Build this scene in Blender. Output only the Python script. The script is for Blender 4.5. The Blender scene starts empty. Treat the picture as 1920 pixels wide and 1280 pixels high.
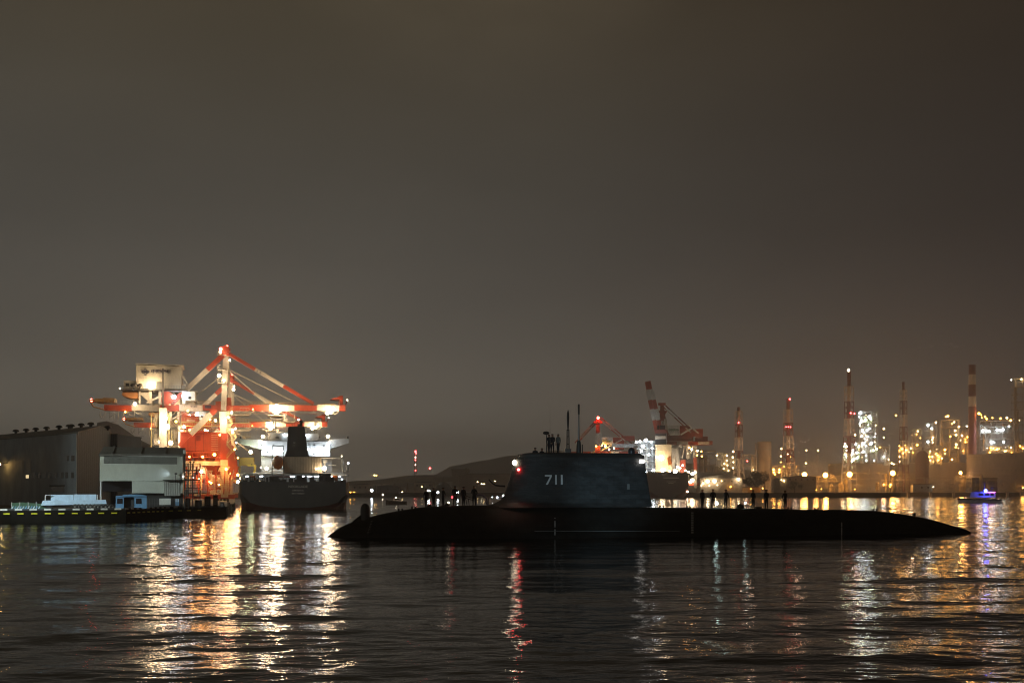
import bpy, math, random
import numpy as np
from mathutils import Vector, Matrix
random.seed(7)
R = math.radians
S = bpy.context.scene
C = S.collection
F = 1920*35/36.0          # focal length in photo pixels
HZ = 922.0                # horizon row in photo pixels
CAMH = 4.0

# ------------------------------------------------------------------ camera
cam = bpy.data.cameras.new('camera'); co = bpy.data.objects.new('camera', cam); C.objects.link(co)
co.location = (0, 0, CAMH); co.rotation_euler = (R(90), 0, 0)
cam.lens = 35; cam.sensor_width = 36; cam.shift_y = (HZ-640)/1920.0
cam.clip_start = 0.2; cam.clip_end = 9000
S.camera = co
S.render.resolution_x = 1024; S.render.resolution_y = 682
S.view_settings.view_transform = 'Standard'; S.view_settings.look = 'None'
S.view_settings.exposure = 0; S.view_settings.gamma = 1
S.cycles.use_denoising = True
S.cycles.max_bounces = 5; S.cycles.diffuse_bounces = 2; S.cycles.glossy_bounces = 3
S.cycles.transmission_bounces = 2; S.cycles.volume_bounces = 0; S.cycles.transparent_max_bounces = 4
S.cycles.sample_clamp_indirect = 3.0
S.cycles.caustics_reflective = False; S.cycles.caustics_refractive = False
S.cycles.use_light_tree = True
S.cycles.filter_width = 1.1

# ------------------------------------------------------------------ world: overcast city-lit night sky
W = bpy.data.worlds.new('World'); S.world = W; W.use_nodes = True
nt = W.node_tree; N = nt.nodes; N.clear()
def wn(t, **k):
    n = N.new(t)
    for a, b in k.items(): setattr(n, a, b)
    return n
tc = wn('ShaderNodeTexCoord'); sep = wn('ShaderNodeSeparateXYZ')
nt.links.new(tc.outputs['Generated'], sep.inputs[0])
rz = wn('ShaderNodeValToRGB'); rz.color_ramp.interpolation = 'B_SPLINE'
nt.links.new(sep.outputs['Z'], rz.inputs[0])
el = rz.color_ramp.elements
stops = [(0.0, (.215, .192, .155)), (.055, (.190, .171, .139)), (.13, (.112, .103, .088)), (.23, (.073, .068, .059)),
         (.33, (.062, .056, .045)), (.44, (.065, .052, .033)), (.7, (.032, .024, .014)), (1.0, (.020, .015, .010))]
el[0].position, el[0].color = stops[0][0], (*stops[0][1], 1)
el[1].position, el[1].color = stops[-1][0], (*stops[-1][1], 1)
for p, c in stops[1:-1]:
    e = el.new(p); e.color = (*c, 1)
rx = wn('ShaderNodeValToRGB'); rx.color_ramp.interpolation = 'B_SPLINE'
mx = wn('ShaderNodeMapRange'); mx.inputs['From Min'].default_value = -.6; mx.inputs['From Max'].default_value = .6
nt.links.new(sep.outputs['X'], mx.inputs['Value']); nt.links.new(mx.outputs[0], rx.inputs[0])
e = rx.color_ramp.elements
e[0].position, e[0].color = 0, (.98, .98, .98, 1); e[1].position, e[1].color = 1, (.29, .25, .26, 1)
q = e.new(.3); q.color = (1.08, 1.08, 1.08, 1)
q = e.new(.55); q.color = (.88, .87, .87, 1); q = e.new(.78); q.color = (.54, .485, .49, 1)
mul = wn('ShaderNodeMix', data_type='RGBA', blend_type='MULTIPLY'); mul.inputs['Factor'].default_value = 1
nt.links.new(rz.outputs[0], mul.inputs['A']); nt.links.new(rx.outputs[0], mul.inputs['B'])
mp = wn('ShaderNodeMapping'); mp.inputs['Scale'].default_value = (1.6, 1.6, 5.0)
nt.links.new(tc.outputs['Generated'], mp.inputs[0])
nz = wn('ShaderNodeTexNoise'); nz.inputs['Scale'].default_value = 2.2; nz.inputs['Detail'].default_value = 4; nz.inputs['Roughness'].default_value = .5
nt.links.new(mp.outputs[0], nz.inputs['Vector'])
mr = wn('ShaderNodeMapRange'); mr.inputs['From Min'].default_value = .3; mr.inputs['From Max'].default_value = .7
mr.inputs['To Min'].default_value = .93; mr.inputs['To Max'].default_value = 1.07
nt.links.new(nz.outputs[0], mr.inputs['Value'])
# brighter lit cloud patch overhead
vd = wn('ShaderNodeVectorMath', operation='DOT_PRODUCT'); vd.inputs[1].default_value = Vector((-.02, .82, .57)).normalized()
nt.links.new(tc.outputs['Generated'], vd.inputs[0])
mg = wn('ShaderNodeMapRange', interpolation_type='SMOOTHSTEP'); mg.inputs['From Min'].default_value = .97; mg.inputs['From Max'].default_value = 1.0
mg.inputs['To Min'].default_value = 0; mg.inputs['To Max'].default_value = 1.2
nt.links.new(vd.outputs['Value'], mg.inputs['Value'])
ad = wn('ShaderNodeMath', operation='MULTIPLY_ADD'); nt.links.new(mg.outputs[0], ad.inputs[0]); nt.links.new(nz.outputs[0], ad.inputs[1]); nt.links.new(mr.outputs[0], ad.inputs[2])
bgn = wn('ShaderNodeBackground'); nt.links.new(mul.outputs['Result'], bgn.inputs['Color']); nt.links.new(ad.outputs[0], bgn.inputs['Strength'])
ow = wn('ShaderNodeOutputWorld'); nt.links.new(bgn.outputs[0], ow.inputs['Surface'])

# ------------------------------------------------------------------ materials
MATS = {}
def mat(name, col, rough=.6, metal=0.0, var=.25, scale=.6, bump=0.0, ribs=None, spec=.5, st=(1, 1, .45)):
    if name in MATS: return MATS[name]
    m = bpy.data.materials.new(name); m.use_nodes = True; t = m.node_tree; b = t.nodes['Principled BSDF']
    b.inputs['Roughness'].default_value = rough; b.inputs['Metallic'].default_value = metal
    b.inputs['Specular IOR Level'].default_value = spec
    c = t.nodes.new('ShaderNodeTexCoord'); n = t.nodes.new('ShaderNodeTexNoise')
    n.inputs['Scale'].default_value = scale; n.inputs['Detail'].default_value = 5; n.inputs['Roughness'].default_value = .65
    mpn = t.nodes.new('ShaderNodeMapping'); mpn.inputs['Scale'].default_value = st
    t.links.new(c.outputs['Object'], mpn.inputs[0]); t.links.new(mpn.outputs[0], n.inputs['Vector'])
    r = t.nodes.new('ShaderNodeValToRGB'); r.color_ramp.elements[0].position = .32; r.color_ramp.elements[1].position = .68
    r.color_ramp.elements[0].color = (*[x*(1-var) for x in col], 1); r.color_ramp.elements[1].color = (*[min(1, x*(1+var*.4)) for x in col], 1)
    t.links.new(n.outputs[0], r.inputs[0]); t.links.new(r.outputs[0], b.inputs['Base Color'])
    if bump or ribs:
        bp = t.nodes.new('ShaderNodeBump'); bp.inputs['Distance'].default_value = bump or .04
        if ribs:
            w = t.nodes.new('ShaderNodeTexWave'); w.inputs['Scale'].default_value = ribs; w.wave_profile = 'SIN'
            t.links.new(c.outputs['Object'], w.inputs['Vector']); t.links.new(w.outputs['Fac'], bp.inputs['Height'])
        else: t.links.new(n.outputs[0], bp.inputs['Height'])
        t.links.new(bp.outputs[0], b.inputs['Normal'])
    MATS[name] = m; return m
def em(name, col, s):
    if name in MATS: return MATS[name]
    m = bpy.data.materials.new(name); m.use_nodes = True; t = m.node_tree
    t.nodes.remove(t.nodes['Principled BSDF']); e = t.nodes.new('ShaderNodeEmission')
    e.inputs[0].default_value = (*col, 1); e.inputs[1].default_value = s
    t.links.new(e.outputs[0], t.nodes['Material Output'].inputs[0]); MATS[name] = m; return m
M = dict(
  red=mat('crane red paint', (.42, .06, .028), .5), white=mat('crane white paint', (.62, .58, .5), .5), cream=mat('cream cladding', (.50, .47, .38), .6, ribs=1.3),
  hwhite=mat('ship white paint', (.62, .64, .64), .5), hull=mat('dark hull paint', (.058, .06, .064), .5, bump=.03), boot=mat('dull red boot paint', (.16, .045, .035), .6),
  funnel=mat('black funnel paint', (.016, .02, .024), .6), beige=mat('beige casing paint', (.42, .36, .28), .6, ribs=.5), orange2=mat('deep orange paint', (.5, .1, .03), .5), orange=mat('orange lifeboat paint', (.55, .16, .03), .45),
  steel=mat('grey steel', (.16, .155, .15), .55, .3), dark=mat('dark steel', (.03, .03, .03), .6), pale=mat('galvanised steel', (.36, .35, .33), .5, .2),
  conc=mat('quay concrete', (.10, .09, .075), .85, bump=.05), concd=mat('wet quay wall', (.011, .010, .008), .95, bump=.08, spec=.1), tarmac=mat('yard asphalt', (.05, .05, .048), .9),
  rubber=mat('anechoic black coating', (.014, .015, .014), .62, bump=.03, scale=1.5, spec=.2, var=.5), sail=mat('sail coating', (.046, .048, .050), .55, bump=.09, scale=1.3, var=.6, st=(.55, 1, 1.5)),
  subwhite=mat('white marking paint', (.40, .40, .38), .6, scale=6), mast=mat('dark mast paint', (.02, .02, .02), .5), mastg=mat('grey mast tube', (.22, .2, .19), .4, .4),
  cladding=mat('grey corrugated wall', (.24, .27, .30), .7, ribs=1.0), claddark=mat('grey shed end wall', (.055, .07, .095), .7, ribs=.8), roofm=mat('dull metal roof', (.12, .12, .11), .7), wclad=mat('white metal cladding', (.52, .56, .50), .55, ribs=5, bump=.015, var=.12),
  louvre=mat('louvre band', (.14, .15, .14), .6, ribs=2.5), glass=mat('dark window glass', (.02, .02, .025), .15), blue=mat('blue cabin paint', (.14, .30, .50), .5), lblue=mat('pale blue sheet', (.46, .60, .74), .5, var=.2, scale=1.5),
  green=mat('green tarpaulin', (.04, .09, .05), .8), yellow=mat('yellow paint', (.75, .70, .04), .5), wpaint=mat('kerb white paint', (.70, .70, .66), .7), bpaint=mat('kerb black paint', (.03, .03, .03), .7),
  skin=mat('skin', (.35, .2, .13), .6), uniform=mat('navy uniform', (.012, .014, .022), .8), grey=mat('grey jacket', (.16, .16, .15), .8), cap=mat('black cap', (.01, .01, .012), .7), shoe=mat('black shoes', (.008, .008, .008), .4),
  tank=mat('tank shell paint', (.46, .36, .26), .6, scale=.15), tankg=mat('dull tank shell', (.40, .34, .27), .7, scale=.1), pipe=mat('process steel', (.42, .36, .28), .5, .3), foliage=mat('night foliage', (.035, .05, .02), .9, scale=1.5), bark=mat('bark', (.05, .04, .03), .9),
  stack=mat('chimney red band', (.17, .03, .022), .7), stackw=mat('chimney white band', (.66, .58, .50), .7), hill=mat('haze lightened wooded hill', (.15, .155, .13), .95, scale=.02), land=mat('shore ground', (.07, .06, .045), .9, scale=.05),  # hill colour lightened to stand in for distance haze
  logo=mat('blue grey lettering', (.02, .025, .07), .6), glett=mat('green lettering', (.03, .16, .08), .6), bwhite=mat('boat white', (.75, .75, .8), .4), bblue=mat('boat navy stripe', (.01, .012, .05), .4),
)
E = dict(
  white=em('cool white lamp', (.84, .93, 1.0), 46), warm=em('warm white lamp', (1.0, .74, .46), 60), sod=em('sodium lamp', (1.0, .40, .06), 70), sodfar=em('far sodium lamp', (1.0, .40, .05), 50),
  wfar=em('far white lamp', (.85, .95, 1.0), 32), ywfar=em('far yellow white lamp', (1.0, .68, .30), 26), redl=em('red obstruction lamp', (1.0, .07, .04), 90), redfar=em('far red lamp', (1.0, .07, .07), 22),
  nav=em('masthead lamp', (1.0, .86, .6), 34), navred=em('port side lamp', (1.0, .03, .03), 60), bluel=em('blue police lamp', (.035, .05, 1.0), 90), pink=em('magenta lamp', (.9, .15, .6), 14),
  torch=em('torch lamp', (.7, 1.0, .95), 15), deckred=em('deck red lamp', (1.0, .05, .06), 6), dim=em('small lamp', (1.0, .85, .6), 18), green=em('green white lamp', (.85, 1.0, .55), 70), strip=em('deck strip lamp', (.84, .93, 1.0), 16), sternl=em('stern lamp', (1, .93, .85), 5), win=em('lit window', (1, .75, .4), .9),
)

# ------------------------------------------------------------------ mesh helpers
def tiles(m, w, h, depth):
    t = m.node_tree; b = t.nodes['Principled BSDF']; c = t.nodes.new('ShaderNodeTexCoord'); sp_ = t.nodes.new('ShaderNodeSeparateXYZ'); cb_ = t.nodes.new('ShaderNodeCombineXYZ')
    t.links.new(c.outputs['Object'], sp_.inputs[0]); t.links.new(sp_.outputs['X'], cb_.inputs['X']); t.links.new(sp_.outputs['Z'], cb_.inputs['Y'])
    k = t.nodes.new('ShaderNodeTexBrick'); k.inputs['Scale'].default_value = 1; k.inputs['Brick Width'].default_value = w; k.inputs['Row Height'].default_value = h; k.inputs['Mortar Size'].default_value = .012
    k.inputs['Color1'].default_value = (1, 1, 1, 1); k.inputs['Color2'].default_value = (.72, .74, .76, 1); k.inputs['Mortar'].default_value = (.35, .35, .35, 1)
    t.links.new(cb_.outputs[0], k.inputs['Vector']); old = b.inputs['Base Color'].links[0].from_socket
    x = t.nodes.new('ShaderNodeMix'); x.data_type = 'RGBA'; x.blend_type = 'MULTIPLY'; x.inputs['Factor'].default_value = 1
    t.links.new(old, x.inputs['A']); t.links.new(k.outputs['Color'], x.inputs['B']); t.links.new(x.outputs['Result'], b.inputs['Base Color'])
tiles(M['sail'], 1.1, .42, .01); tiles(M['rubber'], 1.3, .5, .01)

class MB:
    def __init__(s): s.v = []; s.f = []; s.m = []; s.sm = []
    def add(s, v, f, m=0, smooth=False):
        o = len(s.v); s.v += [tuple(p) for p in v]
        for q in f: s.f.append([o+i for i in q]); s.m.append(m); s.sm.append(smooth)
    def box(s, a, b, m=0):
        x0, x1 = sorted((a[0], b[0])); y0, y1 = sorted((a[1], b[1])); z0, z1 = sorted((a[2], b[2]))
        v = [(x0,y0,z0),(x1,y0,z0),(x1,y1,z0),(x0,y1,z0),(x0,y0,z1),(x1,y0,z1),(x1,y1,z1),(x0,y1,z1)]
        s.add(v, [(0,3,2,1),(4,5,6,7),(0,1,5,4),(1,2,6,5),(2,3,7,6),(3,0,4,7)], m); return s
    def beam(s, p, q, w, h=None, m=0):
        h = h or w; p = Vector(p); q = Vector(q); d = (q-p)
        if d.length < 1e-6: return s
        d.normalize(); up = Vector((0,0,1)) if abs(d.z) < .95 else Vector((0,1,0))
        a = d.cross(up).normalized()*w/2; b = a.cross(d).normalized()*h/2
        v = [p-a-b, p+a-b, p+a+b, p-a+b, q-a-b, q+a-b, q+a+b, q-a+b]
        s.add(v, [(0,3,2,1),(4,5,6,7),(0,1,5,4),(1,2,6,5),(2,3,7,6),(3,0,4,7)], m); return s
    def tube(s, p, q, r, r2=None, n=8, m=0):
        r2 = r if r2 is None else r2; p = Vector(p); q = Vector(q); d = (q-p).normalized()
        up = Vector((0,0,1)) if abs(d.z) < .95 else Vector((0,1,0)); a = d.cross(up).normalized(); b = a.cross(d)
        v = []
        for i in range(n):
            t = 2*math.pi*i/n; v.append(p+(a*math.cos(t)+b*math.sin(t))*r)
        for i in range(n):
            t = 2*math.pi*i/n; v.append(q+(a*math.cos(t)+b*math.sin(t))*r2)
        o = [(i, (i+1) % n, n+(i+1) % n, n+i) for i in range(n)]
        s.add(v, o, m, n > 8); s.add(v, [tuple(range(n))[::-1], tuple(range(n, 2*n))], m); return s
    def path(s, pts, r, n=6, m=0):
        for a, b in zip(pts, pts[1:]): s.tube(a, b, r, r, n, m)
        return s
    def lathe(s, c, prof, n=16, m=0, cap=True):
        v = []; f = []
        for r, z in prof:
            for i in range(n):
                t = 2*math.pi*i/n; v.append((c[0]+r*math.cos(t), c[1]+r*math.sin(t), c[2]+z))
        for k in range(len(prof)-1):
            for i in range(n):
                j = (i+1) % n; f.append((k*n+i, k*n+j, (k+1)*n+j, (k+1)*n+i))
        s.add(v, f, m, True)
        if cap: s.add(v[-n:], [tuple(range(n))], m); s.add(v[:n], [tuple(range(n))[::-1]], m)
        return s
    def ball(s, c, r, n=10, m=0, sc=(1,1,1)):
        k = max(4, n//2+1); v = []; f = []
        for a in range(k+1):
            t = math.pi*a/k
            for i in range(n):
                p = 2*math.pi*i/n; v.append((c[0]+sc[0]*r*math.sin(t)*math.cos(p), c[1]+sc[1]*r*math.sin(t)*math.sin(p), c[2]+sc[2]*r*math.cos(t)))
        for a in range(k):
            for i in range(n):
                j = (i+1) % n
                if a == 0: f.append((0, (a+1)*n+i, (a+1)*n+j))
                elif a == k-1: f.append((a*n+j, a*n+i, k*n))
                else: f.append((a*n+j, a*n+i, (a+1)*n+i, (a+1)*n+j))
        s.add(v, f, m, True); return s
    def prism(s, pts, y0, y1, m=0):           # polygon of (x, z), extruded along y
        n = len(pts); v = [(x, y0, z) for x, z in pts]+[(x, y1, z) for x, z in pts]
        s.add(v, [tuple(range(n)), tuple(range(n, 2*n))[::-1]]+[(i, n+i, n+(i+1) % n, (i+1) % n) for i in range(n)], m); return s
    def rail(s, p, q, h=1.1, n=6, r=.05, m=0):
        p = Vector(p); q = Vector(q); up = Vector((0,0,h))
        s.beam(p+up, q+up, r*1.6, m=m); s.beam(p+up*.5, q+up*.5, r*1.2, m=m)
        for i in range(n+1): a = p.lerp(q, i/n); s.beam(a, a+up, r*1.6, m=m)
        return s
    def build(s, name, mats, parent=None):
        me = bpy.data.meshes.new(name); me.from_pydata(s.v, [], s.f)
        for k in (mats if isinstance(mats, (list, tuple)) else [mats]): me.materials.append(k)
        me.polygons.foreach_set('material_index', s.m); me.polygons.foreach_set('use_smooth', s.sm); me.update()
        o = bpy.data.objects.new(name, me); C.objects.link(o)
        if parent: o.parent = parent
        return o
def tag(o, label=None, cat=None, group=None, kind=None):
    if label: o['label'] = label
    if cat: o['category'] = cat
    if group: o['group'] = group
    if kind: o['kind'] = kind
    return o
def thing(name, label, cat, loc=(0,0,0), rz=0, group=None):
    o = bpy.data.objects.new(name, None); C.objects.link(o); o.location = loc; o.rotation_euler = (0,0,rz); o.empty_display_size = .5
    return tag(o, label, cat, group)
def copy_tree(o, parent=None):
    c = o.copy(); C.objects.link(c); c.parent = parent
    for ch in [x for x in bpy.data.objects if x.parent == o]: copy_tree(ch, c)
    return c
class Fr:
    """a thing's own frame: photo pixel + depth behind the frame's front plane -> local metres"""
    def __init__(s, px, Y, z0=0.0, rot=True):
        s.X = (px-960)/F*Y; s.Y = Y; s.z0 = z0; s.phi = math.atan((960-px)/F) if rot else 0.0
        s.loc = (s.X, Y, z0); s.rz = s.phi; s.c, s.s = math.cos(s.phi), math.sin(s.phi)
        s.k = F/Y
    def L(s, px, py, d=0.0):
        u = (px-960)/F; v = (HZ-py)/F; k = d+(-s.X*s.s+s.Y*s.c); t = k/(-u*s.s+s.c)
        wx, wy = u*t-s.X, t-s.Y
        return Vector((wx*s.c+wy*s.s, d, CAMH+v*t-s.z0))
    def root(s, name, label, cat, group=None): return thing(name, label, cat, s.loc, s.rz, group)
    def bx(s, mb, x0, y0, x1, y1, d0, d1, m=0):
        a = s.L(x0, y0, d0); b = s.L(x1, y1, d0); mb.box((a.x, d0, a.z), (b.x, d1, b.z), m); return mb
LR = {'sodfar': .62, 'wfar': .62, 'ywfar': .62, 'dim': .8, 'warm': .8, 'sod': .8, 'white': .85}
PC = {'warm': (1, .68, .38), 'white': (.85, .93, 1), 'sod': (1, .42, .1), 'sodfar': (1, .45, .1), 'wfar': (.85, .95, 1), 'ywfar': (1, .68, .32), 'green': (.85, 1, .55)}
def bulb(parent, loc, power, col, r=.4, name='lamp_light'):
    l = bpy.data.lights.new(name, 'POINT'); l.energy = power; l.color = col; l.shadow_soft_size = r
    o = bpy.data.objects.new(name, l); C.objects.link(o); o.parent = parent; o.location = loc; return o
def lamp(fr, root, px, py, d, r, e, name='floodlight', sc=(1,1,1), pw=0):
    r *= LR.get(e, 1)
    if pw: bulb(root, fr.L(px, py, d)+Vector((0, -r-.5, 0)), pw, PC[e], 1.1 if fr.Y < 500 else 2.0)
    mb = MB(); p = fr.L(px, py, d); mb.ball(p, r, 8, sc=sc); return mb.build(name, E[e], root)
def text_mesh(txt, size, name, mt, parent, loc, depth=.02, rot=(math.pi/2, 0, 0), fit=None, ext=.01, bold=0.0):
    cu = bpy.data.curves.new(name, 'FONT'); cu.body = txt; cu.size = size; cu.extrude = ext; cu.offset = bold; cu.align_x = 'CENTER'; cu.align_y = 'CENTER'; cu.resolution_u = 3
    o = bpy.data.objects.new(name, cu); C.objects.link(o); bpy.context.view_layer.update()
    me = bpy.data.meshes.new_from_object(o.evaluated_get(bpy.context.evaluated_depsgraph_get())); bpy.data.objects.remove(o); me.name = name
    xs = [v.co.x for v in me.vertices]; ys = [v.co.y for v in me.vertices]
    if xs:
        cx, cy = (max(xs)+min(xs))/2, (max(ys)+min(ys))/2; w, h = max(xs)-min(xs), max(ys)-min(ys)
        sx, sy = (fit[0]/w, fit[1]/h) if fit else (1, 1)
        for v in me.vertices: v.co.x = (v.co.x-cx)*sx; v.co.y = (v.co.y-cy)*sy
    me.materials.clear(); me.materials.append(mt)
    o = bpy.data.objects.new(name, me); C.objects.link(o); o.parent = parent; o.location = loc; o.rotation_euler = rot
    return o

# ------------------------------------------------------------------ water
def build_water():
    rng = np.random.default_rng(3)
    rows = [-11.0]
    while rows[-1] < 5900:
        y = rows[-1]; rows.append(y+(1.0 if y < 12 else min(max(.06, y*y/6500), (y+16)*.0062)))
    ys = np.array(rows); nx = 460
    t = np.linspace(-1, 1, nx); t = np.sign(t)*np.abs(t)**1.15
    X = t[None, :]*(ys[:, None]+17)*.95; Y = np.repeat(ys[:, None], nx, 1)
    Z = np.zeros_like(X); step = np.maximum(np.gradient(ys), (ys+17)*.95*1.0/nx)[:, None]
    patch = 1+.45*np.sin(X*.043+1.3+.6*np.sin(Y*.031))*np.sin(Y*.07+.5*np.sin(X*.05))
    for i in range(64):
        lam = 0.38*(17/0.38)**rng.random(); th = rng.normal(-math.pi/2+.10, .40 if lam < 4 else .25)
        sl = .0068 if lam < 5 else .0072
        k = 2*math.pi/lam; a = sl*math.sqrt(2)/k*rng.uniform(.6, 1.3)
        fade = np.clip((lam/step-2.2)/2.5, 0, 1)
        Z += a*fade*np.sin(k*(math.cos(th)*X+math.sin(th)*Y)+rng.random()*6.28)*(patch if lam < 3 else 1)
    # a long low wake crossing the foreground
    for (lam, th, sl, y0, wd) in ((5.2, -1.42, .022, 27, 7), (7.5, -1.45, .024, 44, 14), (3.4, -1.38, .020, 22, 5)):
        k = 2*math.pi/lam; Z += sl/k*np.sin(k*(math.cos(th)*X+math.sin(th)*Y+.6*np.sin(X*.06)))*np.exp(-((Y-.12*X-y0)/wd)**2)
    Z *= np.clip((900-Y)/500, 0, 1)
    v = np.stack([X, Y, Z], 2).reshape(-1, 3); n0, n1 = X.shape
    i = np.arange(n0-1)[:, None]*n1+np.arange(n1-1)[None, :]
    f = np.stack([i, i+1, i+n1+1, i+n1], 2).reshape(-1, 4)
    me = bpy.data.meshes.new('water'); me.vertices.add(len(v)); me.vertices.foreach_set('co', v.ravel().astype(np.float32))
    me.loops.add(f.size); me.loops.foreach_set('vertex_index', f.ravel().astype(np.int32))
    me.polygons.add(len(f)); me.polygons.foreach_set('loop_start', np.arange(0, f.size, 4, dtype=np.int32)); me.polygons.foreach_set('loop_total', np.full(len(f), 4, np.int32))
    me.polygons.foreach_set('use_smooth', np.ones(len(f), bool)); me.update(); me.validate()
    m = bpy.data.materials.new('harbour water'); m.use_nodes = True; t = m.node_tree; b = t.nodes['Principled BSDF']
    b.inputs['Base Color'].default_value = (.006, .007, .006, 1); b.inputs['Roughness'].default_value = .035; b.inputs['IOR'].default_value = 1.33
    c = t.nodes.new('ShaderNodeTexCoord'); last = None
    for sx, sc, dist, det in ((.3, .9, .048, 2), (.33, 2.8, .023, 2), (.4, 8.0, .011, 2)):
        mp_ = t.nodes.new('ShaderNodeMapping'); mp_.inputs['Scale'].default_value = (sx, 1, 1); mp_.inputs['Rotation'].default_value = (0, 0, .1)
        n = t.nodes.new('ShaderNodeTexNoise'); n.inputs['Scale'].default_value = sc; n.inputs['Detail'].default_value = det; n.inputs['Roughness'].default_value = .55
        t.links.new(c.outputs['Object'], mp_.inputs[0]); t.links.new(mp_.outputs[0], n.inputs['Vector'])
        bp = t.nodes.new('ShaderNodeBump'); bp.inputs['Distance'].default_value = dist
        if 'Filter Width' in bp.inputs: bp.inputs['Filter Width'].default_value = .1
        t.links.new(n.outputs[0], bp.inputs['Height'])
        if last: t.links.new(last.outputs[0], bp.inputs['Normal'])
        last = bp
    t.links.new(last.outputs[0], b.inputs['Normal'])
    me.materials.append(m); o = bpy.data.objects.new('water', me); C.objects.link(o); tag(o, kind='structure')
build_water()

# ------------------------------------------------------------------ submarine
sf = Fr(1080, 90.5, 0, False); sf.phi = .159; sf.rz = .159; sf.c, sf.s = math.cos(.159), math.sin(.159)
sub = sf.root('submarine', 'black submarine lying surfaced across the harbour with 711 on its sail', 'submarine')
def interp(x, T):
    if x <= T[0][0]: return T[0][1]
    for a, b in zip(T, T[1:]):
        if x <= b[0]: return a[1]+(b[1]-a[1])*(x-a[0])/(b[0]-a[0])
    return T[-1][1]
TOPPX = [(611, 1008), (615, 1004.5), (622, 999), (634, 990.5), (645, 984.5), (656, 980), (668, 975.5), (680, 972), (694, 968.6), (716, 963), (738, 958.6), (759, 955.2), (778, 952), (797, 950), (820, 948.4), (844, 947.4), (900, 947), (960, 947.6), (1220, 950.6), (1400, 952.6), (1500, 954.4),
         (1580, 955), (1620, 956), (1653, 958.4), (1697, 964.5), (1741, 972.5), (1780, 983.5), (1800, 989), (1813, 993), (1819, 996)]
HP = [(sf.L(a, b).x, sf.L(a, b).z) for a, b in TOPPX]
XB, XS = HP[0][0], HP[-1][0]
def hw(x):   # half width at the waterline
    a = max(0, (x-XB)/14); b = max(0, (XS-x)/26)
    return .12+4.3*min(1, a**.62 if a < 1 else 1)*min(1, (b**.85 if b < 1 else 1))
def hull_sec(x):
    zt = interp(x, HP); w = hw(x)
    return [(0, zt), (.26*w, zt*.992), (.36*w, zt*.95-.02), (.5*w, zt*.80-.03), (.66*w, zt*.63-.04), (.71*w, zt*.57-.05), (.86*w, zt*.36-.08), (.96*w, zt*.14-.1), (w, -.25), (w*.98, -1.2), (w*.8, -2.5)]
def hull_y(x, z):     # near side y at height z
    s = hull_sec(x)
    for (a, b), (c_, d) in zip(s, s[1:]):
        if d <= z <= b: return -(a+(c_-a)*(b-z)/max(1e-6, b-d))
    return -s[-1][0]
mb = MB(); xs = [XB+(XS-XB)*i/150 for i in range(151)]; V = []; Fc = []
for x in xs:
    s = hull_sec(x); r = [(x, -y, z) for y, z in s][::-1]+[(x, y, z) for y, z in s[1:]]; V += r
n = len(hull_sec(0))*2-1
for i in range(150):
    for j in range(n-1): Fc.append((i*n+j, i*n+j+1, (i+1)*n+j+1, (i+1)*n+j))
Fc.append(tuple(range(n))); Fc.append(tuple(range(150*n, 151*n))[::-1])
mb.add(V, Fc, 0, True); hullo = mb.build('hull', M['rubber'], sub)
# strake line and welded casing seam on the near flank
mb = MB(); px = 1000
while px < 1268:
    a = sf.L(px, 994.5, -3.4); b = sf.L(px+6, 994.6, -3.4)
    mb.beam((a.x, hull_y(a.x, a.z)-.01, a.z), (b.x, hull_y(b.x, b.z)-.01, b.z), .05, .05); px += 6
mb.build('rubbing_strake', M['steel'], sub)
def marks(px, y0, y1, nb, wpx, gap):
    mb = MB(); h = (y1-y0)/nb
    for i in range(nb):
        da = db = -3
        for it in range(6):
            a = sf.L(px-wpx/2, y0+h*i, da); b = sf.L(px+wpx/2, y0+h*i+h*gap, db); da = hull_y(a.x, a.z); db = hull_y(b.x, b.z)
        a2 = sf.L(px+wpx/2, y0+h*i, da); b2 = sf.L(px-wpx/2, y0+h*i+h*gap, db)
        q = [(a.x, a.z), (a2.x, a.z), (b.x, b.z), (b2.x, b.z)]
        mb.add([(x, hull_y(x, z)-.015, z) for x, z in q]+[(x, hull_y(x, z)-.002, z) for x, z in q], [(3,2,1,0),(4,5,6,7),(0,1,5,4),(1,2,6,5),(2,3,7,6),(3,0,4,7)])
    return mb.build('draft_marks', M['subwhite'], sub)
marks(1298, 960, 1001, 9, 4.5, .55); marks(1040.5, 970, 1003, 4, 2.2, .96); marks(1578, 979, 1004, 4, 2.4, .96)
mb = MB()
for i in range(5):
    a = sf.L(697-i*1.6, 978+i*5, -2); mb.box((a.x-.07, hull_y(a.x, a.z)-.02, a.z-.06), (a.x+.1, hull_y(a.x, a.z)+.05, a.z+.05))
mb.build('draft_marks', M['steel'], sub)
# sail
SF = [(951, 900), (948.5, 908), (946, 917), (943.5, 926), (941, 931), (937, 938), (932, 942.6), (927, 945.2), (916, 949), (906, 952.7), (888, 958), (870, 963), (860, 967), (856.5, 969.5), (853.3, 973), (851, 978), (849.4, 984), (848.7, 992)]
lv = []
for y, pf in SF:
    pr = 1221.8-(950.4-y)*.155 if y > 855 else 1207-(855-y)**1.3*.55
    f_ = sf.L(pf, y); r_ = sf.L(pr, y+ (0 if y > 856 else 2.0*(856-y)/7.3)); lv.append((f_.z, f_.x, r_.x, f_.z-r_.z))
lv.sort(key=lambda q: q[0])
def foil(u): return (.2969*math.sqrt(u)-.126*u-.3516*u*u+.2843*u**3-.1015*u**4)/.1
def lvl(z):
    if z <= lv[0][0]: return lv[0][1:3]
    for a, b in zip(lv, lv[1:]):
        if z <= b[0]:
            k = (z-a[0])/(b[0]-a[0]); return a[1]+(b[1]-a[1])*k, a[2]+(b[2]-a[2])*k
    return lv[-1][1:3]
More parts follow.
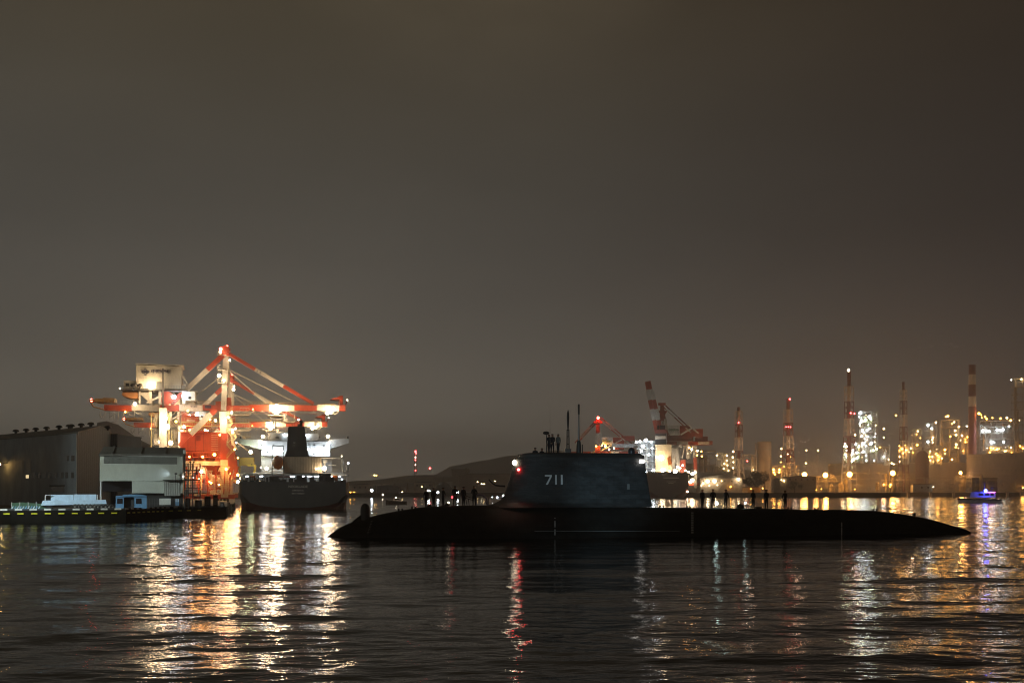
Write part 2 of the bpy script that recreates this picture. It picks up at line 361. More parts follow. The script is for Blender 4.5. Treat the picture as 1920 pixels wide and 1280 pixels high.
ZT = lv[-1][0]; Z0 = lv[0][0]
def thick(z):
    k = (z-Z0)/(ZT-Z0); t = 1.42-.25*k
    if z > ZT-.28: t *= 1-.35*((z-ZT+.28)/.28)**2
    return t*(1+.5*max(0, 1-(z-Z0)/.5)**2)
def sail_y(x, z):
    a, b = lvl(z); a2 = max(a, lvl(Z0+.9)[0]-1.2) if z < Z0+.6 else a
    u = min(1, max(0, (x-a)/(b-a))); return -foil(u)*thick(z)
nu = 26; us = [(1-math.cos(math.pi*i/nu))/2 for i in range(nu+1)]
mb = MB(); V = []; Fc = []; zs = [q[0] for q in lv]
full = []
for a, b in zip(zs, zs[1:]):
    k = max(1, int((b-a)/.35)); full += [a+(b-a)*i/k for i in range(k)]
full.append(zs[-1]); mc = 2*nu
for z in full:
    a, b = lvl(z); tk = thick(z)
    for u in us: V.append((a+(b-a)*u, -foil(u)*tk, z))
    for u in us[-2:0:-1]: V.append((a+(b-a)*u, foil(u)*tk, z))
for i in range(len(full)-1):
    for j in range(mc): Fc.append((i*mc+j, i*mc+(j+1) % mc, (i+1)*mc+(j+1) % mc, (i+1)*mc+j))
mb.add(V, Fc, 0, True); t0 = (len(full)-1)*mc
mb.add(V[t0:], [(j, j+1, mc-j-1, (mc-j) % mc) for j in range(0, nu)], 0)
sail = mb.build('sail', M['sail'], sub)
# dark rim round the top, hatch seams
mb = MB(); a0, b0 = lvl(ZT-.42)
pts = [(a0+(b0-a0)*u, -foil(u)*thick(ZT-.42)-.012, ZT-.42) for u in us[1:]]
for p, q in zip(pts, pts[1:]):
    mb.add([p, q, (q[0]*1, q[1]*.965, ZT-.14), (p[0]*1, p[1]*.965, ZT-.14)], [(0,1,2,3)])
mb.build('rim_band', M['mast'], sail)
mb = MB()
def seam(pxa, ya, pxb, yb):
    k = 8
    P = [sf.L(pxa+(pxb-pxa)*i/k, ya+(yb-ya)*i/k, -1.2) for i in range(k+1)]
    P = [(p.x, sail_y(p.x, p.z)-.004, p.z) for p in P]
    for p, q in zip(P, P[1:]): mb.beam(p, q, .025, .025)
for s_ in ((1151, 857, 1151, 867), (1151, 867, 1203, 868), (1040, 862, 1150, 866), (1192, 869, 1206, 930), (1182, 906, 1194, 945), (1060, 856, 1060, 946), (1120, 868, 1122, 947)): seam(*s_)
mb.build('hatch_seam', M['mast'], sail)
mb = MB(); a = sf.L(1181, 912, -1); mb.box((a.x-.12, sail_y(a.x, a.z)-.05, a.z-.25), (a.x+.12, sail_y(a.x, a.z)+.05, a.z+.25)); mb.build('recessed_light_cover', M['steel'], sail)
# number 711
mb = MB()
def glyph(quads):
    for q in quads:
        sub_ = []; P = [sf.L(x, y, -1.25) for x, y in q]
        fr = [(p.x, sail_y(p.x, p.z)-.03, p.z) for p in P]; bk = [(p.x, sail_y(p.x, p.z)+.02, p.z) for p in P]
        mb.add(fr+bk, [(3,2,1,0),(4,5,6,7),(0,1,5,4),(1,2,6,5),(2,3,7,6),(3,0,4,7)])
glyph([[(1021.5,889.8),(1034.5,889.8),(1034.5,892.9),(1021.5,892.9)], [(1031,892.9),(1034.5,892.9),(1027,908),(1023.2,908)],
       [(1040.6,889.8),(1043.8,889.8),(1043.8,908),(1040.6,908)], [(1051.4,889.8),(1054.8,889.8),(1054.8,908),(1051.4,908)]])
mb.build('pennant_number', mat('grey white number paint', (.92, .92, .93), .6, var=.08), sail)
# masts and sail-top gear
def v3(px, py, d=0): return sf.L(px, py, d)
mr_ = MB(); p = v3(1064, 850, .2); mr_.box((p.x-.28, -.1, p.z-.05), (p.x+.28, .5, p.z+.42)); attack = mr_.build('mast_base', M['steel'], sail)
mb = MB()
for dx in (-2.6, 2.6):
    mb.tube(v3(1065+dx*.8, 849, .2), v3(1065+dx*.62, 805, .2), .06, .05)
for y in (806, 818, 832): mb.beam(v3(1063, y, .2), v3(1067, y, .2), .06)
mb.build('mast_frame', M['mast'], sail)
mb = MB(); a = v3(1065, 806, .2); b = v3(1065, 798, .2); c_ = v3(1065, 782, .2); d_ = v3(1065, 774, .2); e_ = v3(1065.2, 768, .2)
mb.tube(a, b, .05, .08); mb.tube(b, c_, .08, .12); mb.tube(c_, d_, .12, .1); mb.tube(d_, e_, .1, .02); mb.build('periscope_head', M['mast'], sail)
mb = MB(); mb.lathe(tuple(v3(1085.2, 850.5, .1)), [(.24, 0), (.22, .7), (.17, 1.1), (.12, 1.22)], 12); mb.build('mast_fairing', mat('mast fairing grey', (.06, .06, .06), .5), sail)
mb = MB(); mb.tube(v3(1085.2, 828, .1), v3(1085.2, 776, .1), .09, .065); mb.build('mast_tube', M['mastg'], sail)
mb = MB(); mb.tube(v3(1085.2, 776.5, .1), v3(1085.2, 759, .1), .085, .095); mb.ball(v3(1085.2, 759, .1), .095, 8); mb.build('antenna_head', M['mast'], sail)
mb = MB(); mb.tube(v3(1092, 851, .2), v3(1092, 833, .2), .045); mb.build('mooring_post', M['mast'], sail)
mb = MB(); mb.tube(v3(1031.5, 850, -.2), v3(1031.3, 808, -.2), .018, .014, 5); mb.tube(v3(1031.3, 808, -.2), v3(1031.2, 758, -.2), .012, .005, 5); mb.build('whip_antenna', M['mastg'], sail)
mb = MB(); mb.tube(v3(1025, 850, .45), v3(1025, 815, .45), .05); mb.build('radar_post', M['mast'], sail)
mb = MB(); mb.ball(v3(1024, 811.5, .45), .31, 12, sc=(1, .5, .5)); mb.build('radar_scanner', M['mast'], sail)
mb = MB(); q = v3(1184, 851, .1); mb.lathe(tuple(q), [(.3, 0), (.32, .18), (.31, .36), (.24, .5), (.12, .58), (.01, .6)], 14); mb.build('radome', mat('radome paint', (.03, .03, .04), .35), sail)
mb = MB()
P = [v3(x, y, -.9) for x, y in ((947, 911), (938, 910.6), (930, 909.5), (924, 906.5), (920, 902.5), (916.5, 898.5))]
for (a, b), r in zip(zip(P, P[1:]), (.09, .08, .075, .07, .06)): mb.tube(a, b, r, r*.9)
mb.build('curved_arm', M['mast'], sail)
lamp(sf, sail, 965, 867, -.35, .21, 'nav', 'masthead_light'); lamp(sf, sail, 972, 880, -.75, .12, 'navred', 'port_light')
mb = MB()
a = v3(1203.2, 864.5, -.35); mb.box((a.x-.2, a.y-.12, a.z-.16), (a.x+.2, a.y+.1, a.z+.16)); mb.build('stern_light', E['sternl'], sail)
# bow sonar dome
mb = MB(); q = v3(684.5, 973, -.3)
mb.lathe((q.x, q.y, q.z-.2), [(.5, -.3), (.44, 0), (.41, .4), (.41, 1.05), (.37, 1.3), (.27, 1.48), (.14, 1.57), (.01, 1.6)], 18); dome = mb.build('sonar_dome', mat('dome rubber', (.035, .04, .045), .4), sub)
mb = MB(); mb.prism([(q.x-2.0, q.z-1.2), (q.x-.95, q.z-.05), (q.x-.35, q.z+.4), (q.x-.3, q.z-1.2)], q.y-.3, q.y+.3); mb.build('dome_fairing', M['rubber'], sub)
for px in (750, 775, 1240, 1290, 1480, 1530, 1640):
    mb = MB(); a = v3(px, interp(px, TOPPX), -.8); z = interp(a.x, HP); mb.tube((a.x-.12, -.8, z-.12), (a.x-.12, -.8, z+.2), .08); mb.tube((a.x+.2, -.8, z-.12), (a.x+.2, -.8, z+.2), .08); mb.build('mooring_bollard', M['mast'], sub)
mb = MB(); a = v3(1714, 968); mb.box((a.x-.1, -.1, a.z-.3), (a.x+.1, .1, a.z+.35)); mb.build('stern_cleat', M['mast'], sub)
# foredeck guard frame and light staff, aft deck rails
def deckz(x): return interp(x, HP)
mb = MB()
def dp(px, h, d=0.0): a = v3(px, 947, d); return Vector((a.x, d, deckz(a.x)-.03+h))
pts = [dp(893, .95), dp(899, 1.0), dp(906, .9), dp(911, .72), dp(913, .5), dp(913.5, 0)]
mb.path(pts, .06, 6); mb.tube(dp(893, 0), dp(893, .95), .035); mb.path([dp(893, .95, .9), dp(906, .9, .9), dp(913.5, 0, .9)], .03); mb.build('brow_frame', mat('blue grey rail', (.12, .12, .2), .4), sub)
mb = MB(); mb.tube(dp(916.3, 0), dp(916.3, .75), .06); mb.build('deck_staff', M['pale'], sub)
mb = MB(); mb.path([dp(868, .75), dp(890, .45)], .03); mb.path([dp(868, 1.0), dp(884, .7)], .025); mb.tube(dp(876, .0), dp(872, .85), .03); mb.tube(dp(880, .0), dp(878, .6), .03); mb.build('handrail', M['mast'], sub)
mb = MB()
a, b = dp(1446, 0), dp(1466, 0); mb.path([a, a+Vector((0,0,.22)), b+Vector((0,0,.22)), b], .03); mb.build('deck_fitting', M['steel'], sub)

def soft(name, label, cat, px, w, h, d=-.3, m='mast', group=None):     # rounded bag on the deck
    a = dp(px, 0, d); r = thing(name, label, cat, (0,0,0), 0, group)
    loc = Matrix.Rotation(sf.rz, 3, 'Z') @ a+Vector(sf.loc); r.location = loc; r.rotation_euler = (0,0,sf.rz)
    mb = MB(); mb.lathe((0,0,0), [(w*.5, 0), (w*.52, h*.3), (w*.45, h*.65), (w*.22, h*.93), (.02, h)], 14); mb.build('bag_body', M[m], r)
    mb = MB(); mb.path([(-.12, -.1, h*.9), (0, -.12, h*1.1), (.12, -.1, h*.9)], .02); mb.build('bag_handle', M[m], r); return r
soft('kit_bag', 'large dark rounded bag on the aft deck beside the white lamp stand', 'bag', 1388, .72, .45)
soft('kit_bag', 'low dark bundle on the foredeck between the two sailors nearest the bow', 'bag', 805.5, .4, .22)
soft('kit_bag', 'small dark heap on the foredeck behind the third sailor from the bow', 'bag', 838, .45, .25)
def onsub(a): return Matrix.Rotation(sf.rz, 3, 'Z') @ Vector(a)+Vector(sf.loc)
r = thing('deck_box', 'low dark equipment box on the aft deck between two sailors', 'box', onsub(dp(1421.5, 0, -.2)), sf.rz)
mb = MB(); mb.box((-.27, -.2, -.02), (.27, .2, .17)); mb.build('box_body', M['mast'], r); mb = MB(); mb.box((-.29, -.22, .17), (.29, .22, .21)); mb.build('box_lid', M['dark'], r)
def stand(label, px, h, e, rad, tilt=0):
    r = thing('lamp_stand', label, 'lamp', onsub(dp(px, -.02, .35)), sf.rz)
    mb = MB(); mb.tube((tilt, 0, 0), (0, 0, h), .03); mb.tube((-tilt*.6, .2, 0), (0, 0, h*.8), .02); mb.build('pole', M['pale'], r)
    mb = MB(); mb.ball((0, -.05, h), rad, 8); mb.build('bulb', E[e], r)
stand('bright white work lamp low beside the second sailor aft of the sail', 1343.5, .48, 'torch', .15, .1)
stand('white lamp on a short leaning stand beside the dark bag on the aft deck', 1397, .55, 'torch', .09, .15)
stand('red lamp on the foredeck beside the fourth sailor from the bow', 848, .8, 'deckred', .1)
stand('small warm lamp low on the foredeck between the third and fourth sailors', 841, .32, 'dim', .07, .08)

# ------------------------------------------------------------------ people
def make_person(kind):
    """one continuous skinned body, faces to -y; kinds: side (arms down), front (hands together), back (hands behind)"""
    J = {}; E_ = []; Rr = {}
    def j(n, p, r, par=None):
        J[n] = p; Rr[n] = r
        if par: E_.append((par, n))
    j('pel', (0,0,.94), .13); j('waist', (0,.0,1.08), .12, 'pel'); j('chest', (0,.0,1.27), .145, 'waist'); j('up', (0,.01,1.41), .11, 'chest')
    j('neck', (0,.01,1.5), .055, 'up'); j('jaw', (0,-.015,1.57), .075, 'neck'); j('head', (0,0,1.65), .098, 'jaw'); j('crown', (0,.01,1.73), .07, 'head')
    j('nose', (0,-.115,1.63), .014, 'head'); j('ear1', (.095,.01,1.63), .014, 'head'); j('ear2', (-.095,.01,1.63), .014, 'head')
    for s in (-1, 1):
        n = 'L' if s < 0 else 'R'
        j(n+'sh', (s*.17, .01, 1.41), .07, 'up')
        if kind == 'side': el, wr, dr = (s*.235, .03, 1.13), (s*.25, -.03, .88), Vector((0, -.15, -1))
        elif kind == 'front': el, wr, dr = (s*.26, .02, 1.15), (s*.07, -.2, .98), Vector((-s*.6, -.2, -.6))
        else: el, wr, dr = (s*.27, .07, 1.14), (s*.07, .19, .96), Vector((-s*.6, .2, -.6))
        dr.normalize(); wv = Vector(wr)
        j(n+'el', el, .047, n+'sh'); j(n+'wr', wr, .03, n+'el'); pl = wv+dr*.07; j(n+'pa', tuple(pl), .036, n+'wr')
        side = Vector((0,1,0)) if kind == 'side' else Vector((0,0,1)).cross(dr).normalized().cross(dr)*-1
        for i, (o_, ln) in enumerate(((-.03,.07),(-.01,.08),(.01,.075),(.03,.06))):
            b0 = pl+dr*.035+side*o_; m0 = b0+dr*ln*.5; e0 = m0+dr*ln*.4+Vector((-s*.02, 0, 0))
            j(f'{n}f{i}a', tuple(b0), .0095, n+'pa'); j(f'{n}f{i}b', tuple(m0), .0085, f'{n}f{i}a'); j(f'{n}f{i}c', tuple(e0), .0075, f'{n}f{i}b')
        tb = wv+dr*.04-side*.035; j(n+'ta', tuple(tb), .012, n+'pa'); j(n+'tb', tuple(tb+dr*.035-side*.015), .009, n+'ta')
        sp = .11 if kind != 'side' else .08
        j(n+'hip', (s*.085, 0, .88), .095, 'pel'); j(n+'kn', (s*(sp*.95), -.015, .49), .06, n+'hip'); j(n+'an', (s*sp, .02, .09), .042, n+'kn'); j(n+'he', (s*sp, .03, .045), .042, n+'an'); j(n+'to', (s*(sp+.03), -.15, .035), .036, n+'he')
    names = list(J); me = bpy.data.meshes.new('sk'); me.from_pydata([J[k] for k in names], [(names.index(a), names.index(b)) for a, b in E_], [])
    o = bpy.data.objects.new('sk', me); C.objects.link(o); md = o.modifiers.new('s', 'SKIN'); md.use_smooth_shade = True
    for i, k in enumerate(names): me.skin_vertices[0].data[i].radius = (Rr[k]*1.22 if Rr[k] > .04 else Rr[k], Rr[k]*(.85 if k in ('pel','waist','chest','up') else (1.2 if Rr[k] > .04 else 1))); 
    me.skin_vertices[0].data[0].use_root = True
    o.modifiers.new('d', 'SUBSURF').levels = 1; bpy.context.view_layer.update()
    b = bpy.data.meshes.new_from_object(o.evaluated_get(bpy.context.evaluated_depsgraph_get())); bpy.data.objects.remove(o)
    b.name = 'body'; return b
def finish_body(b, jacket):
    b = b.copy(); b.materials.clear()
    for k in (M['skin'], jacket, M['uniform'], M['shoe']): b.materials.append(k)
    for p in b.polygons:
        c_ = p.center; z = c_.z; hand = (z < .93 and abs(c_.x) > .2) or (z < .97 and abs(c_.y) > .155 and z > .7)
        p.material_index = 0 if (z > 1.5 or hand) else (3 if z < .1 else (2 if z < .93 else 1))
    return b
BD = {k: make_person(k) for k in ('side', 'front', 'back')}
BU = {(k, g): finish_body(BD[k], M[g]) for k in BD for g in ('uniform', 'grey')}
mb = MB(); mb.lathe((0, .005, 1.685), [(.107, 0), (.112, .03), (.112, .055), (.09, .075), (.01, .08)], 14); mb.add([(-.07,-.09,1.69),(.07,-.09,1.69),(.05,-.17,1.675),(-.05,-.17,1.675),(-.07,-.09,1.70),(.07,-.09,1.70),(.05,-.17,1.685),(-.05,-.17,1.685)], [(0,3,2,1),(4,5,6,7),(0,1,5,4),(1,2,6,5),(2,3,7,6),(3,0,4,7)])
capo = mb.build('cap', M['cap']); CAPM = capo.data; bpy.data.objects.remove(capo)
mb = MB(); mb.lathe((0, .012, 1.64), [(.103, 0), (.108, .05), (.09, .09), (.05, .115), (.01, .12)], 14); hr = mb.build('hair', M['cap']); HAIRM = hr.data; bpy.data.objects.remove(hr)
def eyes(root):
    mb = MB()
    for s in (-1, 1): mb.ball((s*.034, -.088, 1.645), .012, 6)
    mb.build('eyes', M['cap'], root)
def person(label, loc, face, kind='side', jk='uniform', hat=True, h=1.75, group=None):
    r = thing('person', label, 'person', loc, face, group); r.scale = (h/1.76,)*3
    o = bpy.data.objects.new('body', BU[(kind, jk)]); C.objects.link(o); o.parent = r
    o = bpy.data.objects.new('cap' if hat else 'hair', CAPM if hat else HAIRM); C.objects.link(o); o.parent = r
    eyes(r)
G1 = 'sailors standing on the foredeck'; G2 = 'sailors standing on the aft deck'; G3 = 'people on top of the sail'
ordn = ['sailor in dark uniform standing nearest the bow', 'second sailor from the bow, standing close behind the first', 'third sailor from the bow on the foredeck, in profile', 'sailor in a cap standing between the red lamp and the white light',
        'sailor in dark uniform beside the handrail, fifth from the bow', 'sailor standing nearest the front of the sail by the blue grey frame']
for i, (px, k, fc, h) in enumerate(((799, 'side', .3, 1.62), (813, 'side', .6, 1.66), (831, 'back', -1.2, 1.66), (853, 'front', 0, 1.76), (869, 'side', .4, 1.7), (889, 'back', -.5, 1.76))):
    person(ordn[i], onsub(dp(px, .0, random.uniform(-.5, .3))), sf.rz+fc, k, h=h, group=G1)
ordn = ['sailor in dark uniform standing just aft of the sail', 'sailor standing over the bright white work lamp', 'sailor standing in profile between the work lamp and the dark bag', 'sailor beside the low box on the aft deck',
        'sailor with hands folded standing right of the low box', 'sailor standing nearest the stern']
for i, (px, k, fc, h) in enumerate(((1317, 'side', .4, 1.75), (1337, 'front', 0, 1.77), (1361, 'back', -1.1, 1.77), (1412, 'front', .3, 1.75), (1437, 'front', -1.0, 1.8), (1472, 'back', .2, 1.78))):
    person(ordn[i], onsub(dp(px, .0, random.uniform(-.5, .3))), sf.rz+fc, k, h=h, group=G2)
for px, d, k, fc, h, jk, lb, hat in ((1029.5, .15, 'side', .3, 1.7, 'uniform', 'person in dark clothes on top of the sail under the radar scanner', True),
                            (1035.8, -.1, 'back', 2.6, 1.72, 'uniform', 'person in dark clothes in the middle of the trio standing on the sail', True),
                            (1046.5, .1, 'side', -.9, 1.74, 'grey', 'person in a grey jacket standing nearest the masts on top of the sail', False)):
    a = v3(px, 850, d); person(lb, onsub((a.x, d, ZT-.01)), sf.rz+fc, k, jk, hat, h, G3)
for px, fc, lb in ((1003.5, 2.9, 'lookout seen from the chest up at the front of the sail cockpit'), (1016, .4, 'lookout seen from the shoulders up just ahead of the radar post')):
    a = v3(px, 850, 0); person(lb, onsub((a.x, 0, ZT-1.28 if px < 1010 else ZT-1.32)), sf.rz+fc, 'front', 'uniform', True, 1.75, G3)
# ------------------------------------------------------------------ quay on the left
GZ = 1.6
def Wp(px, Y, z=0.0): return Vector(((px-960)/F*Y, Y, z))
def Pz(px, py, Y): return Vector(((px-960)/F*Y, Y, CAMH+(HZ-py)/F*Y))
edge = [Wp(-500, 116), Wp(0, 128.8), Wp(236, 134.5), Wp(311, 148), Wp(424, 161), Wp(441, 226), Wp(441, 700), Wp(0, 700), Wp(-700, 500), Wp(-900, 116)]
mb = MB(); n = len(edge)
top = [(p.x, p.y, GZ) for p in edge]; bot = [(p.x, p.y, -3) for p in edge]
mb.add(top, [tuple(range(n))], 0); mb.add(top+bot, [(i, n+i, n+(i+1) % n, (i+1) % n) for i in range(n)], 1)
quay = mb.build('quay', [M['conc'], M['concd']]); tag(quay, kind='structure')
# kerb with painted dashes and yellow fender plates, along the edge
mk = MB(); my = MB(); tyr = MB()
def along(a, b, s0, w, gapfn): pass
path_ = edge[0:5]; dist = 0
for a, b in zip(path_, path_[1:]):
    Ln = (b-a).length; d = (b-a)/Ln; nrm = Vector((d.y, -d.x, 0)); s_ = 0; k = 0
    while s_ < Ln-.3:
        w = min(.86, Ln-s_); p = a+d*s_; q = a+d*(s_+w-.02)
        o = Vector((0,0,GZ+.11)); m_ = k % 2 if b is not path_[-1] or s_ < 3 else 1
        mk.beam(p-nrm*.16+o, q-nrm*.16+o, .3, .22, m_); s_ += .86; k += 1
    s_ = .4
    while s_ < Ln-1 and b is not edge[4]:
        p = a+d*s_+nrm*.05+Vector((0,0,GZ-.42)); q = p+d*.72; my.beam(p, q, .08, .17); s_ += 1.62
    if b is edge[4]:
        for s_ in (.6, 2.6, 4.6, 7.0): p = a+d*s_+nrm*.05+Vector((0,0,GZ-.42)); my.beam(p, p+d*.8, .08, .15)
o = mk.build('kerb', [M['wpaint'], M['bpaint']]); tag(o, kind='structure')
o = my.build('fender_markings', M['yellow'], quay)

# big grey shed
K, L_, Q = Wp(144, 165), Wp(0, 185.1), Wp(207, 195)
dv = (L_-K)*3.0; PK = Wp(190, 187)
zK, zP, zQ = 13.7, 16.2, 16.0-.3
shed = thing('warehouse', 'big dim grey metal shed at the left edge with round vents along its roof ridge', 'warehouse', (K.x, K.y, GZ))
o0 = Vector((K.x, K.y, GZ))
def LS(p, z): return (p.x-K.x, p.y-K.y, z-GZ)
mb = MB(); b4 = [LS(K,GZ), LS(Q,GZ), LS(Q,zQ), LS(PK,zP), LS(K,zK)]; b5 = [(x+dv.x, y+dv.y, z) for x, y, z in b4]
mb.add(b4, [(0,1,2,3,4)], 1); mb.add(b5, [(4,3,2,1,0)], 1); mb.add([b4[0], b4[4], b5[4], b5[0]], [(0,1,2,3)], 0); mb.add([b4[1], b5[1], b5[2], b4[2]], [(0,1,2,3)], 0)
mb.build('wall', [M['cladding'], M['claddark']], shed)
mb = MB(); e1 = Vector((.45, -.5, 0))
for a, b in ((4, 3), (3, 2)):
    P4 = [Vector(b4[a]), Vector(b4[b]), Vector(b5[b]), Vector(b5[a])]
    if a == 4: P4[0] += e1; P4[3] += e1
    mb.add([(p.x, p.y, p.z+.03) for p in P4]+[(p.x, p.y, p.z+.28) for p in P4], [(0,1,2,3),(7,6,5,4),(0,4,5,1),(1,5,6,2),(2,6,7,3),(3,7,4,0)])
roof = mb.build('roof', M['roofm'], shed)
for i, px in enumerate((30, 49, 67, 88, 111, 130, 134, 152, 170, 202)):
    # find t along the ridge with that px
    t = min((j/400*3 for j in range(400)), key=lambda t: abs((PK.x+(L_-K).x*t)/(PK.y+(L_-K).y*t)*F+960-px))
    p = PK+(L_-K)*t; z = zP+.2
    if px == 202: p = Wp(202, 192); z = zQ+.2
    mb = MB(); c_ = LS(p, z); mb.lathe(c_, [(.28, 0), (.28, .35), (.62, .42), (.66, .55), (.5, .78), (.2, .9)], 12); mb.build('roof_vent', M['dark'], roof)
wd = (L_-K).normalized(); wnrm = Vector((wd.y, -wd.x, 0)); wnrm = wnrm if wnrm.y < 0 else -wnrm
def wall_at(px):
    u = (px-960)/F; # intersect ray x=u*y with K+wd*t
    t = (u*K.y-K.x)/(wd.x-u*wd.y); return K+wd*t
def win(px0, px1, y0, y1, mt, name='window', lab=None):
    a, b = wall_at(px0)+wnrm*.06, wall_at(px1)+wnrm*.06; za, zb = CAMH+(HZ-y0)/F*a.y, CAMH+(HZ-y1)/F*a.y
    mb = MB(); A = [LS(a,zb), LS(b,zb), LS(b,za), LS(a,za)]; B = [(x-wnrm.x*.12, y-wnrm.y*.12, z) for x, y, z in A]
    mb.add(A+B, [(0,1,2,3),(7,6,5,4),(0,4,5,1),(1,5,6,2),(2,6,7,3),(3,7,4,0)]); o = mb.build(name, mt, shed); return o
for px in (63, 72, 82, 91, 103, 115, 123, 134): win(px, px+4.5, 885, 896, M['glass'])
win(126, 130, 854, 864, M['glass']); win(134, 140, 854, 864, M['glass'])
win(49, 54, 890, 896, E['win']); win(93, 122, 909, 912, M['dark'], 'canopy'); win(97, 120, 912, 922, M['glass'], 'shutter_door')
for px in (144.6, 59, 44):
    a = wall_at(px)+wnrm*.12; mb = MB(); mb.tube(LS(a, 3 if px > 100 else 7.4), LS(a, zK if px > 100 else 9.6), .07); mb.build('downpipe', M['pale'], shed)
a = wall_at(14)+wnrm*1.3; mb = MB(); c_ = LS(a, 9.2); mb.beam(c_, (c_[0]-wnrm.x*1.3, c_[1]-wnrm.y*1.3, c_[2]+.1), .08); mb.box((c_[0]-.3, c_[1]-.2, c_[2]-.02), (c_[0]+.3, c_[1]+.2, c_[2]+.1)); mb.build('lamp_bracket', M['dark'], shed)
mb = MB(); mb.ball((c_[0], c_[1], c_[2]-.12), .10, 8); mb.build('wall_lamp', em('shed sodium lamp', (1, .55, .15), 330), shed)
# annex and pale store behind
an = thing('annex', 'narrow brownish annex against the right end of the big grey shed', 'building', (*Wp(214, 197).xy, GZ))
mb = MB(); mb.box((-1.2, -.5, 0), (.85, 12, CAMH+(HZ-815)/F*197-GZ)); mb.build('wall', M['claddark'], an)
mb = MB(); h_ = CAMH+(HZ-815)/F*197-GZ; mb.box((-1.35, -.65, h_), (1.0, 12.1, h_+.2)); mb.build('roof', M['roofm'], an)
fs = Fr(255, 330, GZ); st = fs.root('storage_dome', 'pale sloping stockpile cover rising behind the white hoist house', 'storage cover')
mb = MB(); mb.prism([(p.x, p.z) for p in (fs.L(170, 925), fs.L(182, 792), fs.L(200, 789), fs.L(222, 796), fs.L(262, 824), fs.L(300, 842), fs.L(312, 925))], 0, 40); mb.build('cover', mat('storage cover sheet', (.20, .22, .25), .7, scale=.2), st)

# white hoist house on the quay
hf = Fr(265, 150, GZ, True); hh = hf.root('hoist_house', 'white clad dock building with a dark louvre band and open lower bay', 'building')
mb = MB()
hf.bx(mb, 187, 851, 343, 901.5, 0, 9); hf.bx(mb, 247.5, 901.5, 343, 924, 0, 9); mb.build('wall', M['wclad'], hh)
mb = MB(); a, b = hf.L(185.5, 851.3), hf.L(345.5, 851.3); c_ = hf.L(350, 839.3, 4.5)
mb.add([(a.x,-.25,a.z),(b.x,-.25,b.z),(b.x+.4,4.5,c_.z),(a.x+.5,4.5,c_.z),(a.x,9.3,a.z),(b.x,9.3,b.z)]+[(a.x,-.25,a.z-.25),(b.x,-.25,b.z-.25),(b.x,9.3,b.z-.25),(a.x,9.3,a.z-.25)], [(0,1,2,3),(3,2,5,4),(0,3,4,9,6),(1,7,8,5,2),(0,6,7,1),(6,9,8,7),(4,5,8,9)])
for px in (209, 262, 308): p = hf.L(px, 851); mb.beam((p.x, -.2, p.z+.06), (p.x+.3, 4.5, c_.z+.06), .35, .12)
mb.build('roof', M['roofm'], hh)
mb = MB(); hf.bx(mb, 194.5, 855, 332, 870, -.04, .02); mb.build('louvre_band', M['louvre'], hh)
for x0, y0, x1, y1 in ((194, 854.4, 332.6, 855), (194, 870, 332.6, 870.6)):
    mb = MB(); hf.bx(mb, x0, y0, x1, y1, -.07, .02); mb.build('louvre_trim', M['hwhite'], hh)
mb = MB(); hf.bx(mb, 308, 900, 338, 929, -.05, .01); mb.build('sliding_door', mat('grey door sheet', (.33, .34, .31), .6, ribs=1.2), hh)
mb = MB(); hf.bx(mb, 187.3, 901.5, 190.2, 953, 0, .3); mb.build('column', M['hwhite'], hh)
mb = MB(); hf.bx(mb, 192, 901.5, 247.4, 921, 3.2, 3.4); mb.build('bay_shade_sheet', M['glass'], hh)  # dark sheet standing in for the shade inside the open bay
mb = MB(); hf.bx(mb, 247.5, 924, 343, 953, .8, 8); mb.build('plinth', M['dark'], hh)
mb = MB(); a, b = hf.L(343.2, 840, 1), hf.L(349, 885, 1); mb.box((a.x, .3, b.z), (a.x+.35, .9, hf.L(343, 843).z)); mb.build('ladder_cage', M['hwhite'], hh)
mb = MB(); a = hf.L(329, 888, -.6); mb.beam(a+Vector((0,0,-1.3)), a, .08); mb.box((a.x-.12, a.y-.15, a.z-.1), (a.x+.25, a.y+.15, a.z+.15)); mb.build('spot_housing', M['dark'], hh)
sp = bpy.data.lights.new('wall_spot', 'SPOT'); sp.energy = 90; sp.color = (.72, .85, 1); sp.spot_size = R(70); sp.spot_blend = 1; sp.shadow_soft_size = .08
so = bpy.data.objects.new('wall_spot', sp); C.objects.link(so); so.parent = hh; so.location = a+Vector((-.2, -.05, 0)); so.rotation_euler = Vector((-1, .32, .02)).to_track_quat('-Z', 'Y').to_euler()
mb = MB(); hf.bx(mb, 305, 899, 375, 900.5, -.9, 0); mb.rail(hf.L(340, 899, -.9), hf.L(375, 899, -.9), 1.1, 4, .03); mb.build('gallery', M['dark'], hh)
# stair tower right of it
sf2 = Fr(360, 150, GZ); stt = sf2.root('stair_tower', 'dark open steel stair tower right of the white dock building', 'stair tower')
for px in (346, 353, 361, 375):
    mb = MB(); mb.beam(sf2.L(px, 953), sf2.L(px, 868 if px > 350 else 852), .14); mb.build('post', M['dark'], stt)
for y in (882, 899, 915, 931):
    mb = MB(); a = sf2.L(345, y); b = sf2.L(376, y, 2.4); mb.box((a.x, 0, a.z), (b.x, 2.4, a.z+.12)); mb.rail((a.x, 0, a.z), (b.x, 0, a.z), 1.0, 5, .025); mb.build('landing', M['dark'], stt)
for (x0, y0, x1, y1) in ((347, 917, 353, 929), (341, 888, 345, 898)):
    mb = MB(); sf2.bx(mb, x0, y0, x1, y1, .2, .3); mb.build('panel', M['hwhite'], stt)
for px in (357, 363.5):
    mb = MB(); mb.tube(sf2.L(px, 882, -.3), sf2.L(px, 867, -.3), .06); mb.ball(sf2.L(px, 866, -.3), .16, 8); mb.build('unlit_lamp', M['dark'], stt)
